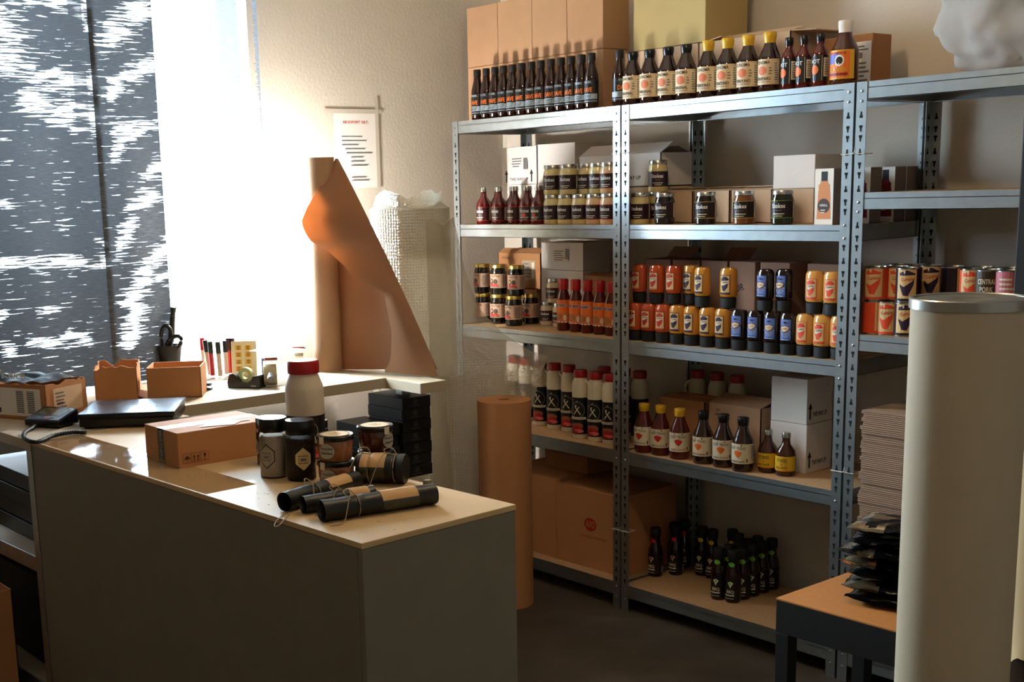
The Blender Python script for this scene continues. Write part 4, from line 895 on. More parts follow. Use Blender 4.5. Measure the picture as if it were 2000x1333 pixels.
# loose sheet: outline read as height -> reach to the right
edge = [(0, .30), (.35, .36), (.62, .42), (.80, .47), (.88, .50), (.905, .52), (.93, .44), (1.0, .34), (1.1, .25), (1.25, .20), (1.42, .165)]
rdir = Vector((CR.x, CR.y, 0)).normalized(); fdir = Vector((-CW.x, -CW.y, 0)).normalized()
def sheetf(u, v):
    z = .003 + v * 1.42; R_ = interp(edge, z); s = .06 + u * (R_ - .06)
    dep = math.sqrt(max(0, .16 ** 2 - min(s, .16) ** 2)) * 1.0 + .012 * math.sin(9 * u + 3 * z) * u + .03 * u * math.sin(z * 5) * .5
    p = rdir * s + fdir * (dep + .006 + .02 * (1 - abs(2 * u - 1)))
    return Vector((p.x, p.y, z + .012 * math.sin(u * 8) * (v > .9)))
grid_uv('loose_sheet', sheetf, 50, 80, bub2, t, (.5, 1.42))
def sheet2(u, v):
    z = .003 + v * .86; s = .09 + u * .29; p = rdir * s + fdir * (.13 - .10 * u + .01 * math.sin(14 * u + z * 6)); return Vector((p.x, p.y, z))
grid_uv('loose_sheet', sheet2, 40, 50, bub2, t, (.3, .86))
# second kraft roll and a brown carton inside the wrap
t = thing('kraft_paper_roll', 'large kraft paper roll standing on the floor beside the left shelving unit', 'paper roll', (0, 0, 0)); kc = on(991, 1176, 0); kz = .775; kr = .0985
t.location = (kc.x, kc.y + .0, 0)
lathe('roll', [(0, 0), (kr, 0), (kr, kz), (kr - .001, kz + .0005), (.0235, kz + .0005), (.0235, kz - .05), (0, kz - .05)], kraft_o, t, 56)
lathe('core', [(.0215, kz - .04), (.0215, kz - .003), (.0225, kz - .003), (.0225, kz - .04)], kraft_d, t, 24)

# ------------------------------------------------------------------ bench objects
def at_b(px, py): return on(px, py, zb)
def opentray(name, c, w_, d_, h_, rz, mat, label, art=None, flaps=(), wob=0):
    t = thing(name, label, 'carton', (c[0], c[1], c[2]), rz); tk = .0035; a, b = w_ / 2, d_ / 2; bm = bmesh.new()
    bx(bm, -a, -b, 0, a, b, tk)
    def wl(p, q):
        n = 14; p, q = Vector(p), Vector(q); dn = (q - p).normalized(); nn = Vector((-dn.y, dn.x, 0)) * tk; prev = None
        for i in range(n + 1):
            s = p + (q - p) * i / n; hh = h_ - wob * abs(noise.noise(Vector((s.x * 25, s.y * 25, c[0])))) ; cur = [bm.verts.new(x) for x in (s, s + nn, s + nn + Vector((0, 0, hh)), s + Vector((0, 0, hh)))]
            if prev:
                for k in range(4): bm.faces.new((prev[k], cur[k], cur[(k + 1) % 4], prev[(k + 1) % 4]))
            else: bm.faces.new(cur[::-1])
            prev = cur
        bm.faces.new(prev)
    wl((-a, -b, 0), (a, -b, 0)); wl((a, -b, 0), (a, b, 0)); wl((a, b, 0), (-a, b, 0)); wl((-a, b, 0), (-a, -b, 0))
    bmesh.ops.recalc_face_normals(bm, faces=bm.faces); mesh_obj('body', bm, mat, t)
    for (p, q, dirf, L_) in flaps:
        bm = bmesh.new(); p, q, dirf = Vector(p), Vector(q), Vector(dirf).normalized() * L_
        vs = [bm.verts.new(x) for x in (p, q, q + dirf, p + dirf)]; f = bm.faces.new(vs); r = bmesh.ops.extrude_face_region(bm, geom=[f]); nn = f.normal if f.normal.length else Vector((0, 0, 1)); f.normal_update()
        bmesh.ops.translate(bm, verts=[v for v in r['geom'] if isinstance(v, bmesh.types.BMVert)], vec=f.normal * .003); bmesh.ops.recalc_face_normals(bm, faces=bm.faces); mesh_obj('flap', bm, mat, t)
    if art:
        for sh, o, ud in art: face_label('label', sh, o, ud, (0, 0, 1), t)
    return t
# tray at right of cartons: right-front bottom corner (395,776), left-front (288,779)
c1 = at_b(395, 776); c0 = at_b(289, 780); wv_ = (c1 - c0); L1 = wv_.length; rz1 = math.atan2(wv_.y, wv_.x)
nrm = Vector((-math.sin(rz1), math.cos(rz1), 0)); mid = (c0 + c1) / 2 + nrm * .075
opentray('carton', mid, L1, .15, .10, rz1, kraft_o, 'small open brown tray below the scissors pot', flaps=[((-L1 / 2, -.075, 0.0), (-L1 / 2, .06, 0), (-.75, .0, .35), .11)])
cm = on(215, 796, zc_); opentray('carton', (cm.x - .06, cm.y + .062, zc_), .135, .17, .135, rz1 + .1, kraft_o, 'tall brown carton with ragged top edge between the two others', wob=.03)
g0_ = on(0, 812, zc_); lf = on(93, 824, zc_); rt_ = on(172, 805, zc_); wv_ = (rt_ - lf); 
u1 = (Vector((g0_.x, g0_.y, 0)) - Vector((lf.x, lf.y, 0))).normalized(); u2 = Vector((wv_.x, wv_.y, 0)).normalized(); Lw = wv_.length
rz = math.atan2(u2.y, u2.x); perp = Vector((-u2.y, u2.x, 0)); Ld = .30
mid = Vector((lf.x, lf.y, zc_)) + u2 * Lw / 2 + perp * Ld / 2
fl = white
lab1 = [('r', -Lw * .32, .02, Lw * .38, .095, M('cream_sticker', (.85, .72, .58), .6))] + bars(-Lw * .28, .0, .03, .085, 5, greyink, 21) + [('r', -Lw * .26, .045, -Lw * .1, .05, ink)]
lab2 = [('r', -.13, .012, .13, .098, white), ('r', .03, .02, .06, .09, greyink), ('r', .075, .02, .105, .09, greyink)] + [('r', .028, .02 + .006 * i, .11, .022 + .006 * i, white) for i in range(12)] + [('r', -.04, .02, -.034, .035, ink)]
opentray('carton', mid, Lw, Ld, .115, rz, kraft_o, 'open brown shipping carton with white labels at the left end of the bench', art=[(lab1, (0, -Ld / 2 - .001, 0), (1, 0, 0)), (lab2, (-Lw / 2 - .001, 0, 0), (0, -1, 0))], wob=.02)
# bag inside the carton with the word nice
bg = thing('printed_bag', 'crumpled black bag with white lettering inside the labelled carton', 'bag', tuple(mid + Vector((0, 0, .004))), rz)
bm = bmesh.new(); bmesh.ops.create_grid(bm, x_segments=30, y_segments=30, size=.5)
for v in bm.verts:
    x, y = v.co.x, v.co.y; v.co = Vector((x * (Lw - .025), y * (Ld - .04), .118 + .018 * noise.noise(Vector((x * 4, y * 4, 3))) - .1 * max(abs(x), abs(y)) ** 4))
mesh_obj('bag_body', bm, M('black_film', (.03, .03, .033), .5), bg, smooth=70)
face_label('lettering', [('t', "it's nice", .0, 0.012, .028, white, .13)], (-Lw / 2 + .006, 0, .122), (0, -1, 0), (.25, 0, .95), bg)
# scissors pot
pp = at_b(334, 740); pot = thing('pen_pot', 'black pot behind the open tray holding scissors and a knife', 'pot', (pp.x, pp.y, zb))
potm = M('pot_copper', (.16, .12, .10), .3)
lathe('pot_body', [(0, 0), (.032, 0), (.040, .08), (.046, .122), (.043, .122), (.037, .07), (.030, .005), (0, .005)], blackm, pot, 28)
def ringtube(c, a, b, tilt, r, nm, par, mat=black, rot=0):
    pts = []
    for i in range(25):
        g = 2 * PI * i / 24; x, z_ = a * math.cos(g), b * math.sin(g); x, z_ = x * math.cos(rot) - z_ * math.sin(rot), x * math.sin(rot) + z_ * math.cos(rot); pts.append(Vector(c) + rdir * x + Vector((0, 0, 1)) * z_ + fdir * tilt * z_)
    return tube(nm, pts, r, mat, par, 8)
sc1 = thing('scissors', 'black-handled scissors standing in the pot', 'scissors', (pp.x, pp.y, zb + .01))
ringtube(tuple(rdir * -.006 + fdir * .012 + Vector((0, 0, .142))), .019, .040, 0, .0075, 'handle', sc1, rot=-.12); ringtube(tuple(rdir * .022 + fdir * .02 + Vector((0, 0, .118))), .020, .033, 0, .0075, 'handle', sc1, rot=-.8)
tube('blade', [(0, 0, .0), (.0, 0, .12)], .005, galv, sc1)
hk = thing('cable_clamp', 'black clamp hooked over the side of the scissors pot', 'clamp', (pp.x, pp.y, zb))
tube('arm', [tuple(-rdir * .045 + fdir * .02 + Vector((0, 0, z_))) for z_ in (.125, .09, .05, .012)], lambda s: .011 - .004 * s, black, hk); tube('jaw', [tuple(-rdir * .02 + fdir * .048 + Vector((0, 0, z_))) for z_ in (.07, .03, -.0 + .012)], .010, black, hk)
kn = thing('kitchen_knife', 'knife with a dark riveted handle upright in the pot', 'knife', (pp.x, pp.y, zb + .01))
bm = bmesh.new(); tube_bm(bm, [tuple(rdir * (.006 + .018 * s) + Vector((0, 0, .12 + .125 * s)) - fdir * .01) for s in (0, .2, .5, .8, 1)], lambda s: .0105 + .002 * math.sin(s * PI * 2), 10); mesh_obj('handle', bm, M('dark_green_handle', (.12, .13, .08), .4), kn, smooth=50)
for s in (.3, .75): tube('rivet', [tuple(rdir * (.006 + .018 * s) + Vector((0, 0, .12 + .125 * s)) - fdir * .0), tuple(rdir * (.006 + .018 * s) + Vector((0, 0, .12 + .125 * s)) + fdir * .001)], .0028, silver, [q for q in kn.children if q.name.startswith('handle')][0])
tube('blade', [(0, 0, .0), tuple(rdir * .006 - fdir * .01 + Vector((0, 0, .12)))], .006, galv, kn)
# markers
def marker(cap, band, lens, label, px, py, lean=0):
    p = at_b(px, py); t = thing('marker_pen', label, 'marker', (p.x, p.y, zb + .008)); up = Vector((0, 0, 1)) - rdir * lean
    h = lens; tube('barrel', [(0, 0, 0), tuple(up * h * .66)], .0085, M('marker_' + band[0], band[1], .4), t, 14); tube('cap', [tuple(up * h * .66), tuple(up * h)], .0089, cap, t, 14)
redc = M('marker_red_cap', (.72, .08, .08), .3); greenc = M('marker_green_cap', (.05, .12, .07), .3)
W_ = ('grey', (.78, .70, .62)); Rr = ('red', (.66, .12, .10))
marker(redc, W_, .128, 'marker with a bright red cap, leftmost in the row', 400, 733, .02); marker(black, W_, .124, 'black-capped pale marker leaning behind the red-capped one', 411, 736, .10)
marker(greenc, Rr, .122, 'marker with red barrel and dark green cap', 416, 738, -.02 + .05); marker(greenc, W_, .122, 'pale marker with dark green cap, standing alone', 431, 739, .03)
marker(black, W_, .120, 'pale marker with black cap left of the maroon pair', 443, 735, -.0); marker(M('marker_maroon', (.20, .03, .06), .3), Rr, .126, 'maroon-capped red marker, left of the maroon pair', 449, 733, 0); marker(M('marker_maroon', (.2, .03, .06)), Rr, .126, 'maroon-capped red marker, rightmost in the row', 457, 733, 0)
p_ = at_b(425, 741); dsh = thing('marker_stand', 'clear acrylic stand under the row of markers', 'stand', (p_.x, p_.y, zb), rz1 + 1.57)
lathe('tray', [(0, 0), (.045, 0), (.045, .006), (0, .006)], clear, dsh, 24)
# sticker sheet
p_ = at_b(478, 735); st = thing('sticker_sheet', 'pale sheet of small yellow stickers leaning behind the tape dispenser', 'sticker sheet', (p_.x, p_.y, zb))
stm = M('sticker_yellow', (.86, .70, .28), .5); shp = [('r', -.045, .0, .045, .125, M('sticker_backing', (.95, .88, .72), .5))]
for i in range(2):
    for j in range(4): shp += [('r', -.03 + i * .035, .018 + j * .025, -.008 + i * .035, .036 + j * .025, stm), ('e', -.019 + i * .035, .027 + j * .025, .007, .006, M('sticker_print', (.55, .35, .10), .5)), ('r', -.027 + i * .035, .0255 + j * .025, -.011 + i * .035, .0285 + j * .025, stm)]
face_label('sheet', shp, (0, 0, 0), rdir, tuple(Vector((0, 0, 1)) - fdir * .12), st)
box('backing_board', 0, 0, 0, 0.001, 0.001, 0.001, white, st, 0).hide_render = True
bpy.data.objects.remove(st.children[-1] if st.children[-1].name.startswith('backing') else [c for c in st.children if c.name.startswith('backing')][0])
# tape dispenser
p_ = at_b(482, 757); td = thing('tape_dispenser', 'black desktop tape dispenser with a roll of greenish tape', 'tape dispenser', (p_.x, p_.y, zb), math.atan2(rdir.y, rdir.x) - .35)
bm = bmesh.new(); prof = [(-.058, 0), (.06, 0), (.062, .022), (.058, .044), (.036, .040), (.030, .028), (.012, .018), (-.010, .022), (-.026, .042), (-.038, .050), (-.052, .046), (-.060, .02)]
a_ = [bm.verts.new((x, -.024, z_)) for x, z_ in prof]; b_ = [bm.verts.new((x, .024, z_)) for x, z_ in prof]; n_ = len(prof)
bm.faces.new(a_); bm.faces.new(b_[::-1])
for i in range(n_): bm.faces.new((a_[i], b_[i], b_[(i + 1) % n_], a_[(i + 1) % n_]))
bmesh.ops.recalc_face_normals(bm, faces=bm.faces); bmesh.ops.triangulate(bm, faces=[f for f in bm.faces if len(f.verts) > 4]); mesh_obj('housing', bm, black, td, smooth=35)
bm = bmesh.new(); lathe_bm(bm, [(.012, -.009), (.026, -.009), (.026, .009), (.012, .009), (.012, -.009)], 28); bm.transform(Matrix.Translation((.0, 0, .042)) @ Matrix.Rotation(PI / 2, 4, 'X')); bmesh.ops.recalc_face_normals(bm, faces=bm.faces); mesh_obj('tape_roll', bm, M('tape_green', (.72, .76, .55), .3), td, smooth=40)
face_label('brand_plate', [('r', .028, .006, .048, .011, badge)], (0, -.024, 0), (1, 0, 0), (0, 0, 1), td)
# stapler
p_ = at_b(403, 762); sp_ = thing('stapler', 'small grey stapler beside the open tray', 'stapler', (p_.x, p_.y, zb), .6)
box('base', -.045, -.009, 0, .02, .009, .008, M('grey_metal', (.35, .36, .38), .35, .8), sp_); box('arm', -.045, -.008, .014, .018, .008, .024, M('grey_metal'), sp_); box('hinge', -.045, -.007, .0085, -.035, .007, .0135, M('grey_metal'), sp_)
# card display / tape guns behind
p_ = at_b(525, 750); blue = M('blue_plastic', (.10, .18, .42), .35); gf = M('grey_plastic', (.55, .55, .56), .35)
def tapegun(px, py, label, s=1.0, rz=0):
    p = at_b(px, py); t = thing('tape_gun', label, 'tape gun', (p.x, p.y, zb), rz)
    bm = bmesh.new(); bx(bm, -.026, -.004, 0, .008, -.001, .092); bm.transform(Matrix.Shear('XZ', 4, (-.35, 0)) if False else Matrix.Identity(4)); mesh_obj('side_plate', bm, blue, t)
    bm = bmesh.new(); lathe_bm(bm, [(.02, -.022), (.036, -.022), (.036, .022), (.02, .022), (.02, -.022)], 28); bm.transform(Matrix.Translation((.034, 0.02, .038)) @ Matrix.Rotation(PI / 2, 4, 'X')); bmesh.ops.recalc_face_normals(bm, faces=bm.faces); mesh_obj('tape_roll', bm, M('packing_tape', (.72, .66, .52), .3), t, smooth=40)
    bm = bmesh.new(); bx(bm, -.03, 0, .0, .0, .05, .006, 0, .002); bm.transform(Matrix.Translation((-.004, 0, .084)) @ Matrix.Rotation(-.25, 4, 'Y')); mesh_obj('cutter_guard', bm, blue, t)
    bm = bmesh.new(); bx(bm, -.022, .004, .0, .030, .046, .008, 0, .002); bm.transform(Matrix.Translation((.018, 0, .086)) @ Matrix.Rotation(-.15, 4, 'Y')); mesh_obj('roller', bm, M('dull_red', (.55, .22, .16), .5), t)
    bm = bmesh.new(); tube_bm(bm, [(.05, .02, .045), (.075, .02, .038), (.095, .02, .03)], .013, 10); mesh_obj('grip', bm, gf, t, smooth=50)
tapegun(516, 752, 'blue and red packing tape gun left of the red-capped bottle', rz=-.5); tapegun(572, 728, 'tape gun further back, near the paper roll', rz=-.6)
cdm = M('white_card_sheet', (.9, .86, .8), .6)
p_ = at_b(548, 742)
sh_ = box('card_sheet', -.085, -.06, -.0008, .085, .06, .0008, cdm, None, 0); sh_.location = (p_.x, p_.y, zb + .104); sh_.rotation_euler = (0, .03, .55); tag(sh_, 'white sheet of card lying across the tape guns', 'card')
pb = at_b(560, 756)
# ------------------------------------------------------------------ counter objects
zt = zc_
def at_c(px, py): return on(px, py, zt)
# scale
pA, pB = at_c(163, 838), at_c(357, 818)
pf = thing('scale_platform', 'low black weighing platform beside the cartons', 'scale', (0, 0, zt)); 
sq = [on(155, 810, zt + .046), on(346, 803, zt + .046), on(363, 776, zt + .046), on(175, 783, zt + .046)]
pm = sum(sq, Vector()) / 4; vx = (sq[1] - sq[0]); rzp = math.atan2(vx.y, vx.x); W2 = vx.length / 2
pf.location = (pm.x, pm.y, zt); pf.rotation_euler = (0, 0, rzp)
dk = M('scale_black', (.04, .04, .05), .3); dkt = M('scale_plate', (.11, .115, .14), .25, .5)
box('base', -W2 * .97, -.125, .006, W2 * .97, .125, .030, dk, pf, .004); box('weighing_plate', -W2, -.13, .0305, W2, .13, .046, dkt, pf, .004)
for sx in (-1, 1):
    for sy in (-1, 1): box('foot', sx * W2 * .8 - .012, sy * .1 - .012, 0, sx * W2 * .8 + .012, sy * .1 + .012, .0058, blackm, pf)
pd = at_c(100, 832); ds = thing('scale_display', 'black scale display unit with grey screen at the counter left end', 'display', (pd.x, pd.y, zt), rzp - .5)
bm = bmesh.new(); bx(bm, -.065, -.042, .004, .065, .05, .024, 0, .006)
for v in bm.verts: v.co.z += max(0, v.co.y + .042) * .28 * (v.co.z > .012)
mesh_obj('housing', bm, dk, ds)
tl = .28
face_label('screen', [('r', -.050, .035, .050, .082, M('lcd', (.28, .28, .20), .2)), ('r', -.012, .016, .036, .022, ink), ('r', -.05, .014, -.03, .024, M('dark_button', (.2, .2, .2), .5)), ('r', .0, .012, .02, .024, M('dull_red'))], (0, -.0445, .0240), (1, 0, 0), (0, 1, tl), ds)
for sx in (-1, 1): box('foot', sx * .05 - .008, -.03, 0, sx * .05 + .008, .03, .0045, blackm, ds)
cp = [at_c(70, 838), at_c(48, 850), at_c(50, 862), at_c(72, 868), at_c(105, 856), at_c(140, 850), at_c(168, 850)]
cz = [.008, .006, .006, .006, .007, .007, .007]; pts = smoothpts([Vector((p.x, p.y, zt + z_)) for p, z_ in zip(cp, cz)], 18)
pts2 = []
for i, p in enumerate(pts):
    g = i * 1.9; pts2.append(p + Vector((.0, 0, .0015 * math.sin(g))))
bm = bmesh.new(); tube_bm(bm, pts, lambda s: .0055 + .0012 * math.sin(s * 260), 8)
cobj = mesh_obj('coiled_cable', bm, blackm, None, smooth=60); cobj.location = (0, 0, 0); tag(cobj, 'black coiled cable curling from the scale display over the counter edge', 'cable')
# brown parcel
cF = at_c(350, 916); cL = at_c(285, 894); cR = at_c(535, 885); 
e1 = Vector((cR.x - cF.x, cR.y - cF.y, 0)); e2 = Vector((cL.x - cF.x, cL.y - cF.y, 0)); d1 = e1.normalized(); d2 = Vector((-d1.y, d1.x, 0))
if d2.dot(e2) < 0: d2 = -d2
l1 = e1.length; l2 = abs(e2.dot(d2)); hP = .088
pb_ = thing('parcel', 'taped brown parcel box with printed tape and handling symbols on the counter', 'parcel', (cF.x, cF.y, zt), math.atan2(d1.y, d1.x))
sgn = 1
bm = bmesh.new(); bx(bm, 0, 0, 0, l1, l2, hP, 0, .002); mesh_obj('body', bm, kraft_o, pb_)
sym = M('print_dark_brown', (.30, .17, .08), .7)
s_ = .022; sy0 = .010
def fr_(u): return [('r', u - .011, sy0, u + .011, sy0 + .0008, sym), ('r', u - .011, sy0 + .024, u + .011, sy0 + .0248, sym), ('r', u - .011, sy0, u - .0102, sy0 + .024, sym), ('r', u + .0102, sy0, u + .011, sy0 + .024, sym)]
shs = fr_(.022) + fr_(.046) + fr_(.070) + [('p', [(.014, .02), (.030, .02), (.027, .026), (.022, .029), (.017, .026)], sym), ('r', .0215, .012, .0225, .021, sym)] + arrow(.041, .012, .018, sym) + arrow(.051, .012, .018, sym) + [('p', [(.066, .030), (.074, .030), (.072, .021), (.068, .021)], sym), ('r', .0695, .014, .0705, .022, sym), ('r', .067, .013, .073, .0145, sym)]
face_label('printing', shs, (0, 0, 0), (1, 0, 0), (0, 0, 1), pb_)
tb_ = M('printed_tape', (.13, .10, .10), .25); tw = M('tape_letter', (.55, .50, .46), .5); shine = M('tape_blue_sheen', (.60, .62, .66), .2)  # blue-grey strip is sheen painted on the tape along the parcel top
um = -l2 / 2
face_label('tape', [('r', um - .022, .0, um + .022, hP, tb_ if False else M('clear_brown_tape', (.58, .46, .34), .2)), ('r', um - .015, .008, um + .015, hP, tb_), ('t', 'BROTHERS', um, hP * .52, .015, tw, hP * .85, -PI / 2)], (0, 0, 0), (0, -1, 0), (0, 0, 1), pb_)
face_label('tape', [('r', 0, l2 / 2 - .022, l1, l2 / 2 + .022, M('white_tape', (.74, .66, .60), .25)), ('r', 0, l2 / 2 - .014, l1 * .36, l2 / 2 + .014, shine), ('t', 'GRIZZLERS', l1 * .16, l2 / 2, .016, tb_, l1 * .27, 0)], (0, 0, hP), (1, 0, 0), (0, 1, 0), pb_)
face_label('address_sheet', [('p', [(l1 * .28, .035), (l1 * .60, .004), (l1 * .78, .045), (l1 * .52, .08)], M('sheet_cream', (.93, .82, .66), .6)), ('p', [(l1 * .66, .035), (l1 * .82, .030), (l1 * .84, .045), (l1 * .68, .05)], white)], (0, 0, hP + .001), (1, 0, 0), (0, 1, 0), pb_)
# red-capped bottle behind jars
bp_ = at_c(601, 903)
Rb_ = .0395
jb = bottle('sauce_bottle', [(0, 0), (Rb_ * .9, 0), (Rb_, .005), (Rb_, .155), (Rb_ * .97, .165), (Rb_ * .72, .192), (Rb_ * .70, .2), (0, .2)], M('bottle_ivory', (.80, .74, .66), .4),
    [(0, .192), (.0325, .192), (.033, .196), (.0325, .215), (.030, .219), (0, .219)], red, 'cap', [jug_label(Rb_, .012, .105, 1.15)], 32)
jb.root.scale = (1.2, 1.2, 1.17)
jb.put((bp_.x, bp_.y, zt), 0, 'ivory bottle with a red cap and black label, tallest thing among the counter jars', 'bottle')
# spice jars
def spice(cont, lab, R=.0305, h=.118):
    t = thing('spice_jar', 'x', 'jar'); lathe('contents', [(0, .003), (R * .93, .003), (R * .96, .006), (R * .96, h * .66), (R * .8, h * .70), (0, h * .68)], cont, t, 28)
    lathe('glass', [(0, 0), (R * .95, 0), (R, .003), (R, h * .70), (R * .9, h * .76), (R * .88, h * .8), (0, h * .8)], clear, t, 28)
    lathe('lid', [(0, h * .775), (R * .98, h * .775), (R * 1.0, h * .785), (R * 1.0, h * .96), (R * .95, h), (0, h)], black, t, 32)
    hexp = lambda s: [(-.018 * s, .035), (-.018 * s, .055), (0, .070 + .004 * (s - 1) * 3), (.018 * s, .055), (.018 * s, .035), (0, .020 - .004 * (s - 1) * 3)]
    cyl_label('label', [('p', hexp(1), ink), ('p', [(x * .9, .045 + (y - .045) * .9) for x, y in hexp(1)], lab), ('r', -.010, .036, .010, .052, greyink), ('r', -.009, .038, .009, .050, lab), ('r', -.006, .041, .006, .047, greyink)] + [('r', -.0001, .03, .0001, .031, lab)], R, t, .15)
    return Proto(t)
salt = M('salt_fill', (.76, .70, .62), .8, bump=.4, bscale=500); pep = M('pepper_fill', (.23, .15, .09), .8, bump=.8, bscale=400, vary=.5, vscale=400)
rub = M('rub_fill', (.45, .22, .12), .8, bump=.6, bscale=400)
sj = spice(salt, M('label_grey_print', (.62, .58, .50), .5)); pj = spice(pep, M('label_yellowish', (.80, .72, .50), .5))
sj.root.scale = pj.root.scale = (1.12, 1.12, 1.2)
o_ = sj.put(tuple(at_c(537, 930)), .35, 'spice jar of white salt with a black lid, front left of the jar group', 'jar')
rj = spice(rub, M('label_grey_print'), .0305, .118); p1 = at_c(537, 930); rj.put(tuple(at_c(527, 906)), -.4, 'spice jar half hidden behind the white salt jar', 'jar')
pj.put(tuple(at_c(590, 936)), 1.0, 'spice jar of dark peppercorns with a black lid', 'jar')
pw = at_c(626, 884); wj = spice(pep, M('label_grey_print'), .022, .085); wj.put((pw.x, pw.y, zt), .3, 'small black-lidded jar hidden behind the red-capped bottle', 'jar')
bpy_lid = [c for c in sj.root.children if c.name.startswith('lid')][0]
for P_, nm in ((sj, 'salt'), (rj, 'rub')):
    for c in P_.root.children:
        if c.name.startswith('lid'): decal('lid_sticker', [('e', 0, 0, .024, .024, white), ('r', -.014, -.002, .012, .0005, greyink), ('r', -.010, .006, .010, .008, greyink)], lambda u, v, l: Vector((u, v, .118 + .0003 + l)), [q for q in P_.root.children if q.name.startswith('lid')][0])
# preserve jars, stacked
def pjar(cont, R=.0425, h=.0585):
    t = thing('preserve_jar', 'x', 'jar'); lathe('jar_body', [(0, 0), (R * .84, 0), (R * .9, .004), (R * .95, .03), (R * .97, h * .78), (R * .93, h * .83), (0, h * .83)], cont, t, 32)
    lathe('lid', [(0, h * .80), (R * 1.0, h * .80), (R * 1.03, h * .84), (R * 1.03, h * .95), (R * .97, h), (R * .9, h - .001), (0, h - .001)], black, t, 36)
    decal('lid_sticker', [('e', 0, 0, R * .80, R * .80, M('cream_sticker2', (.92, .82, .62), .5)), ('t', 'Natur', 0, .008, .007, greyink), ('r', -.014, -.006, .014, -.004, greyink), ('o', 0, 0, R * .74, R * .74, .0008, greyink)], lambda u, v, l: Vector((u, v, h + l)), [q for q in t.children if q.name.startswith('lid')][0])
    cyl_label('label', [('e', 0, h * .43, .021, .019, ink), ('e', 0, h * .43, .020, .018, M('sticker_grey', (.66, .63, .56), .5)), ('t', 'Honig Senf', 0, h * .52, .006, ink, .030), ('t', 'Gurken Sauce', 0, h * .36, .006, ink, .030), ('r', -.0001, .02, .0001, .021, ink)], R * .965, t, .25)
    cyl_label('seal_strip', [('r', -.007, h * .70, .007, h * .995, cream)], R * 1.035, t, -.0)
    return Proto(t)
ja = pjar(M('preserve_brown', (.56, .33, .20), .12, coat=.5)); jc = pjar(M('preserve_red', (.28, .10, .05), .1, coat=.5))
pj0 = at_c(658, 946); R0 = .037
ja.put((pj0.x, pj0.y + .0, zt), .2, 'lower preserve jar of the front pair, half hidden by black rolls', 'jar'); ja.put((pj0.x, pj0.y, zt + .059), .2, 'preserve jar with oval label on top of another, beside the peppercorn jar', 'jar')
pj1 = at_c(736, 925)
ja.put((pj1.x, pj1.y, zt), .9, 'lower preserve jar behind the wrapped package', 'jar'); jc.put((pj1.x, pj1.y, zt + .059), 1.6, 'dark red preserve jar stacked at the back of the counter, behind the wrapped package', 'jar')
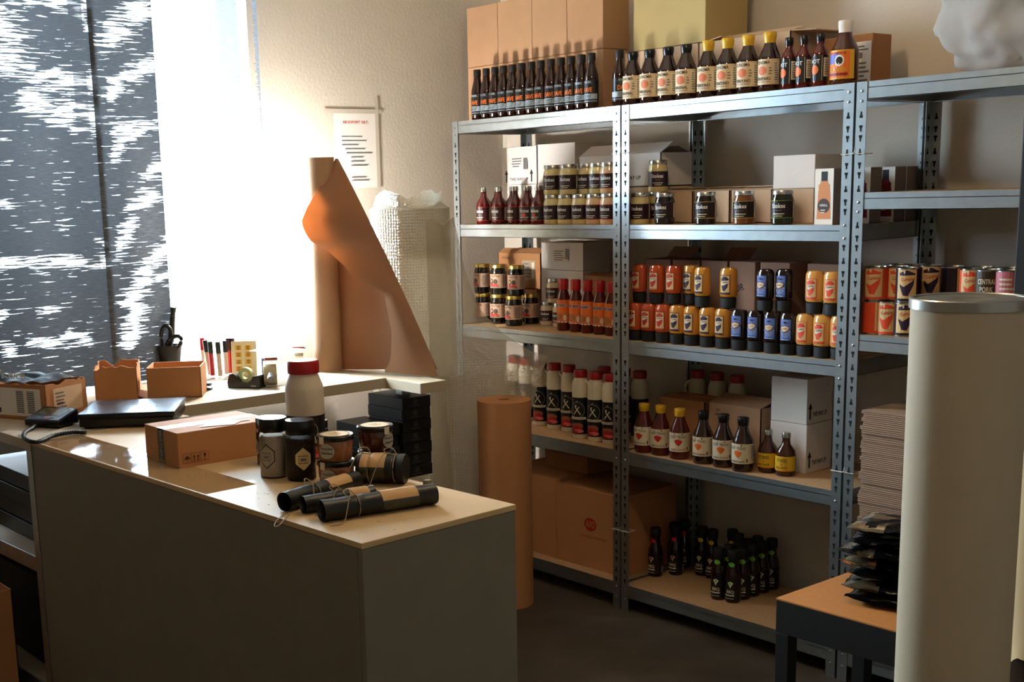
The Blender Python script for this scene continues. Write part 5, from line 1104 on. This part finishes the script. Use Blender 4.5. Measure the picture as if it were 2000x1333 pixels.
# black wrapped packages
wrapm = M('black_wrap', (.035, .035, .035), .42, bump=.25, bscale=18); band_m = M('paper_band', (.78, .62, .42), .6, vary=.05); photo = M('band_photo', (.17, .17, .10), .3, vary=.5, vscale=60, coat=.5)
stringm = M('string', (.62, .55, .42), .8)
def cyl_wrap(L_, R, label, pa, pb2, name='wrapped_roll', band=(.35, .75), flat=1.0, open_end=True, z0=0, seed=0, twists=()):
    a, b = Vector(pa), Vector(pb2); d = (b - a); d.z = 0; L_ = d.length; rz = math.atan2(d.y, d.x)
    t = thing(name, label, 'package', (a.x, a.y, zt + z0), rz)
    def rad(s, g): return R * (1 + .05 * noise.noise(Vector((s * 9 + seed, math.cos(g) * 1.5, math.sin(g) * 1.5))) - .10 * sum(math.exp(-((s - tw) / .03) ** 2) for tw in twists))
    n, m = 40, 28; bm = bmesh.new(); rings = []
    for i in range(n + 1):
        s = i / n; rings.append([bm.verts.new((s * L_, rad(s, 2 * PI * k / m) * math.cos(2 * PI * k / m) * (2 - flat), max(.0012, R * flat + rad(s, 2 * PI * k / m) * math.sin(2 * PI * k / m) * flat))) for k in range(m)])
    for A_, B_ in zip(rings, rings[1:]):
        for k in range(m): bm.faces.new((A_[k], B_[k], B_[(k + 1) % m], A_[(k + 1) % m]))
    bm.faces.new(rings[-1])
    if open_end:
        inn = [bm.verts.new((.004, v.co.y * .90, (v.co.z - R * flat) * .90 + R * flat)) for v in rings[0]]; deep = [bm.verts.new((.06, v.co.y * .8, (v.co.z - R * flat) * .8 + R * flat)) for v in rings[0]]
        for k in range(m): bm.faces.new((rings[0][k], rings[0][(k + 1) % m], inn[(k + 1) % m], inn[k])); bm.faces.new((inn[k], inn[(k + 1) % m], deep[(k + 1) % m], deep[k]))
        bm.faces.new(deep)
    else: bm.faces.new(rings[0][::-1])
    bmesh.ops.recalc_face_normals(bm, faces=bm.faces); mesh_obj('wrapping', bm, wrapm, t, smooth=60)
    if band:
        bm = bmesh.new(); rr_ = []
        for i in range(13):
            s = band[0] + (band[1] - band[0]) * i / 12
            rr_.append([bm.verts.new((s * L_, (rad(s, g) + .0012) * math.cos(g) * (2 - flat), max(.002, R * flat + (rad(s, g) + .0012) * math.sin(g) * flat))) for g in [-.6 + (PI + 1.2) * k / 24 for k in range(25)]])
        for A_, B_ in zip(rr_, rr_[1:]):
            for k in range(24):
                f = bm.faces.new((A_[k], B_[k], B_[k + 1], A_[k + 1])); f.material_index = 0 if 7 < k < 19 else 1
        bmesh.ops.recalc_face_normals(bm, faces=bm.faces); mesh_obj('paper_band', bm, [band_m, photo], t, smooth=60)
    for tw in twists:
        pts = [(tw * L_, (R * .98) * math.cos(2 * PI * k / 20) * (2 - flat), max(.0015, R * flat + R * .98 * math.sin(2 * PI * k / 20) * flat)) for k in range(21)]
        tube('string', pts, .0012, stringm, t, 6)
        pts = smoothpts([(tw * L_, -.3 * R, R * 2 * flat), (tw * L_ - .02, -.8 * R, R * 2 * flat + .006), (tw * L_ - .035, -R * 1.5, R * 1.2), (tw * L_ - .05, -R * 2.0, .004), (tw * L_ - .08, -R * 2.0, .0025)]); tube('string_end', pts, .0011, stringm, t, 6)
        pts = smoothpts([(tw * L_, 0, R * 2 * flat), (tw * L_ - .012, .01, R * 2 * flat + .012), (tw * L_ - .028, 0, R * 2 * flat + .010), (tw * L_ - .02, -.008, R * 2 * flat + .002), (tw * L_, 0, R * 2 * flat)]); tube('bow', pts, .0011, stringm, t, 6)
    return t
cyl_wrap(0, .0225, 'long black wrapped roll with a pale paper band, nearest the counter edge', at_c(628, 1020), at_c(848, 985), band=(.50, .82), twists=(.30,), seed=1)
cyl_wrap(0, .021, 'black wrapped roll with an open end, leftmost of the three', at_c(556, 1000), at_c(696, 956), band=(.55, .85), twists=(.4,), seed=5)
cyl_wrap(0, .019, 'short black wrapped roll lying between the other two', at_c(592, 1004), at_c(730, 982), band=(.62, .9), twists=(.55,), seed=9)
q_ = cyl_wrap(0, .0375, 'bulky black package tied with string, leaning against the preserve jars', at_c(704, 942), at_c(794, 944), name='wrapped_package', band=(.08, .62), flat=.9, open_end=False, seed=3, z0=.0, twists=(.25, .8))
st_pts = smoothpts([tuple(at_c(562, 1002) + Vector((0, 0, .002))), tuple(at_c(542, 1018) + Vector((0, 0, .002))), tuple(at_c(536, 1030) + Vector((0, 0, .002))), tuple(at_c(546, 1028) + Vector((0, 0, .002))), tuple(at_c(566, 1004) + Vector((0, 0, .002)))])
tag(tube('string_loop', st_pts, .0011, stringm), 'loose loop of string hanging at the counter edge', 'string')
wd = at_c(806, 958); tag(lathe('cork_stub', [(0, 0), (.009, 0), (.010, .003), (.010, .018), (.008, .021), (0, .021)], M('grey_stub', (.45, .40, .32), .7), None, 16, loc=(wd.x + .015, wd.y + .03, zt)), 'small grey stub behind the tied package', 'stub')

# ------------------------------------------------------------------ low table at right
zl_ = .45; T0 = on(1516, 1168, zl_); 
t = thing('low_table', 'low table with orange-brown top and black steel frame in front of the right unit', 'table', (T0.x, T0.y, 0)); TW, TD = .42, .40
bkf = M('table_frame', (.07, .07, .065), .5)
tpm = M('table_top', (.70, .46, .24), .5, vary=.06, vscale=60)
def tbx(nm, *a, m=bkf): bm = bmesh.new(); bx(bm, *a, 0, .0015); return mesh_obj(nm, bm, m, t)
tbx('table_top', 0, 0, zl_ - .006, TW, TD, zl_, m=tpm); tbx('apron', .0, .001, zl_ - .095, TW, .014, zl_ - .0065); tbx('apron', .001, .015, zl_ - .095, .014, TD, zl_ - .0065); tbx('apron', .015, TD - .014, zl_ - .095, TW, TD - .001, zl_ - .0065)
for x in (.0, TW - .04):
    for y in (.0, TD - .04): tbx('leg', x + .0005, y + .0005, 0, x + .04, y + .04, zl_ - .0955)
# foil pouches on it
foil = M('foil_pouch', (.07, .07, .08), .22, .6, bump=.5, bscale=25); foil2 = M('foil_silver', (.72, .64, .50), .2, .9, bump=.4, bscale=30)
for i in range(7):
    bm = bmesh.new(); bmesh.ops.create_grid(bm, x_segments=26, y_segments=20, size=.5); z_ = zl_ + .018 + .031 * i; rd2 = random.Random(i)
    low_ = bmesh.ops.duplicate(bm, geom=bm.verts[:] + bm.edges[:] + bm.faces[:]); lv = [v for v in low_['geom'] if isinstance(v, bmesh.types.BMVert)]; lvs = set(lv)
    for v in bm.verts:
        x, y = v.co.x, v.co.y; e_ = max(0, (1 - (2 * x) ** 6)) * max(0, (1 - (2 * y) ** 6)); s_ = -1 if v in lvs else 1
        v.co = Vector((x * .27, y * .17, s_ * .0135 * e_ + .006 * noise.noise(Vector((x * 5, y * 5, i * 3.3))) * e_ + (1 - e_) * .010 * noise.noise(Vector((x * 7, y * 7, i))) ))
    bmesh.ops.remove_doubles(bm, verts=bm.verts, dist=.0006)
    for f in bm.faces:
        c = f.calc_center_median(); f.material_index = 1 if (i in (1, 3, 4, 6) and c.x < -.04 and noise.noise(Vector((c.x * 20, c.y * 20, i))) > -.05) else 0
    pt = on(1780 - 4 * i, 1175 - 10, zl_)
    o_ = mesh_obj('foil_pouch', bm, [foil, foil2], None, (T0.x + .25 + rd2.uniform(-.012, .012), T0.y + .19 + rd2.uniform(-.012, .012), z_), 70); o_.rotation_euler = (0, 0, .25 + rd2.uniform(-.15, .15))
    tag(o_, f'black foil pouch in the pile on the low table, {("lowest", "second from bottom", "third from bottom", "middle", "third from top", "second from top", "topmost")[i]}', 'pouch', 'foil pouches on the low table')
# flattened cartons
X0 = .965; nS = 66; hs = (onY(1683, 803, -.03).z - z5) / nS
bm = bmesh.new(); g = hs - .0028
def slab(bm, a, b, z0, z1): bx(bm, a, 0, z0, b, .33, z1)
slab(bm, 0, .196, 0, hs * .36); slab(bm, .001, .194, hs * .5, hs * .86); slab(bm, .199, .39, 0, hs * .36); slab(bm, .2, .388, hs * .5, hs * .86); bx(bm, .012, .012, hs * .36, .38, .32, hs * .5); bx(bm, .012, .012, hs * .86, .38, .32, hs * .985)
corr = M('corrugated_grey', (.60, .49, .40), .85, vary=.05)
fm = mesh_obj('flat_carton', bm, corr, None); 
for i in range(nS):
    o_ = fm if i == 0 else fm.copy()
    if i: C.objects.link(o_)
    o_.location = (X0 + random.uniform(-.004, .004) , -.012 + random.uniform(-.004, .004), z5 + .0005 + hs * i)
    tag(o_, 'flattened grey-brown carton in the tall stack beside the low table', 'flat carton', 'stack of flattened cartons')
top = on(1720, 795, z5 + hs * nS)
# ------------------------------------------------------------------ big white drum in the foreground
dc = onY(1896, 585, -1.12); dc.z = 0; dz = onY(1860, 603, dc.y - .1).z
dz = onY(1896, 580, -1.12).z
t = thing('paper_drum', 'tall ivory paper-covered drum with a metal rim in the right foreground', 'drum', (dc.x, dc.y, 0)); dR = .100
ivory = M('ivory_paper', (.72, .67, .57), .7, vary=.02, bump=.03, bscale=300)
lathe('body', [(0, 0), (dR, 0), (dR, dz - .008), (0, dz - .008)], ivory, t, 96)
rimm = M('rim_steel', (.62, .62, .60), .3, .95)
lathe('rim', [(dR + .0008, dz - .019), (dR + .003, dz - .019), (dR + .003, dz - .002), (dR + .001, dz), (dR - .004, dz), (dR - .006, dz - .002), (dR - .006, dz - .007)], rimm, t, 96)
lathe('lid', [(dR - .0062, dz - .003), (.045, dz - .003), (.040, dz - .0035), (.034, dz - .007), (0, dz - .007)], M('lid_steel', (.50, .48, .44), .35, .7), t, 64)
ec = onY(2082, 1000, -.88); er = .105; ez0, ez1 = onY(1990, 1290, -1.0).z, 1.12
t = thing('cream_paper_roll', 'cream roll with a torn lower edge on a dark core, at the right frame edge', 'paper roll', (ec.x, ec.y, 0))
def crf(u, v):
    a = 2 * PI * u; z_ = ez0 + v * (ez1 - ez0) + (1 - v) ** 12 * (.03 * noise.noise(Vector((math.cos(a) * 4, math.sin(a) * 4, 0)))); r = er + .012 * (1 - v) ** 8 * abs(math.sin(a * 3)); return Vector((r * math.cos(a), r * math.sin(a), z_))
grid_uv('wrapper', crf, 72, 30, M('outer_sheet_cream', (.84, .74, .55), .7), t, (1, 1))
lathe('core', [(0, 0), (er * .86, 0), (er * .86, ez1 - .001), (0, ez1 - .001)], M('core_brown', (.20, .13, .08), .25), t, 48)
# black cabinet at far right
kx = onY(1985, 400, -.30)
t = thing('black_cabinet', 'tall black cabinet cut by the right edge of the frame', 'cabinet', (kx.x + .2, -.17, 0))
bm = bmesh.new(); bx(bm, -.2, -.11, 0, .3, .14, 1.72, 0, .003); mesh_obj('body', bm, blackm, t); bm = bmesh.new(); bx(bm, -.195, -.130, .02, .295, -.112, 1.70, 0, .003); mesh_obj('door', bm, blackm, t)
bm = bmesh.new(); tube_bm(bm, [(-.15, -.137, .9), (-.15, -.137, 1.05)], .006, 8); mesh_obj('handle', bm, galv, t)
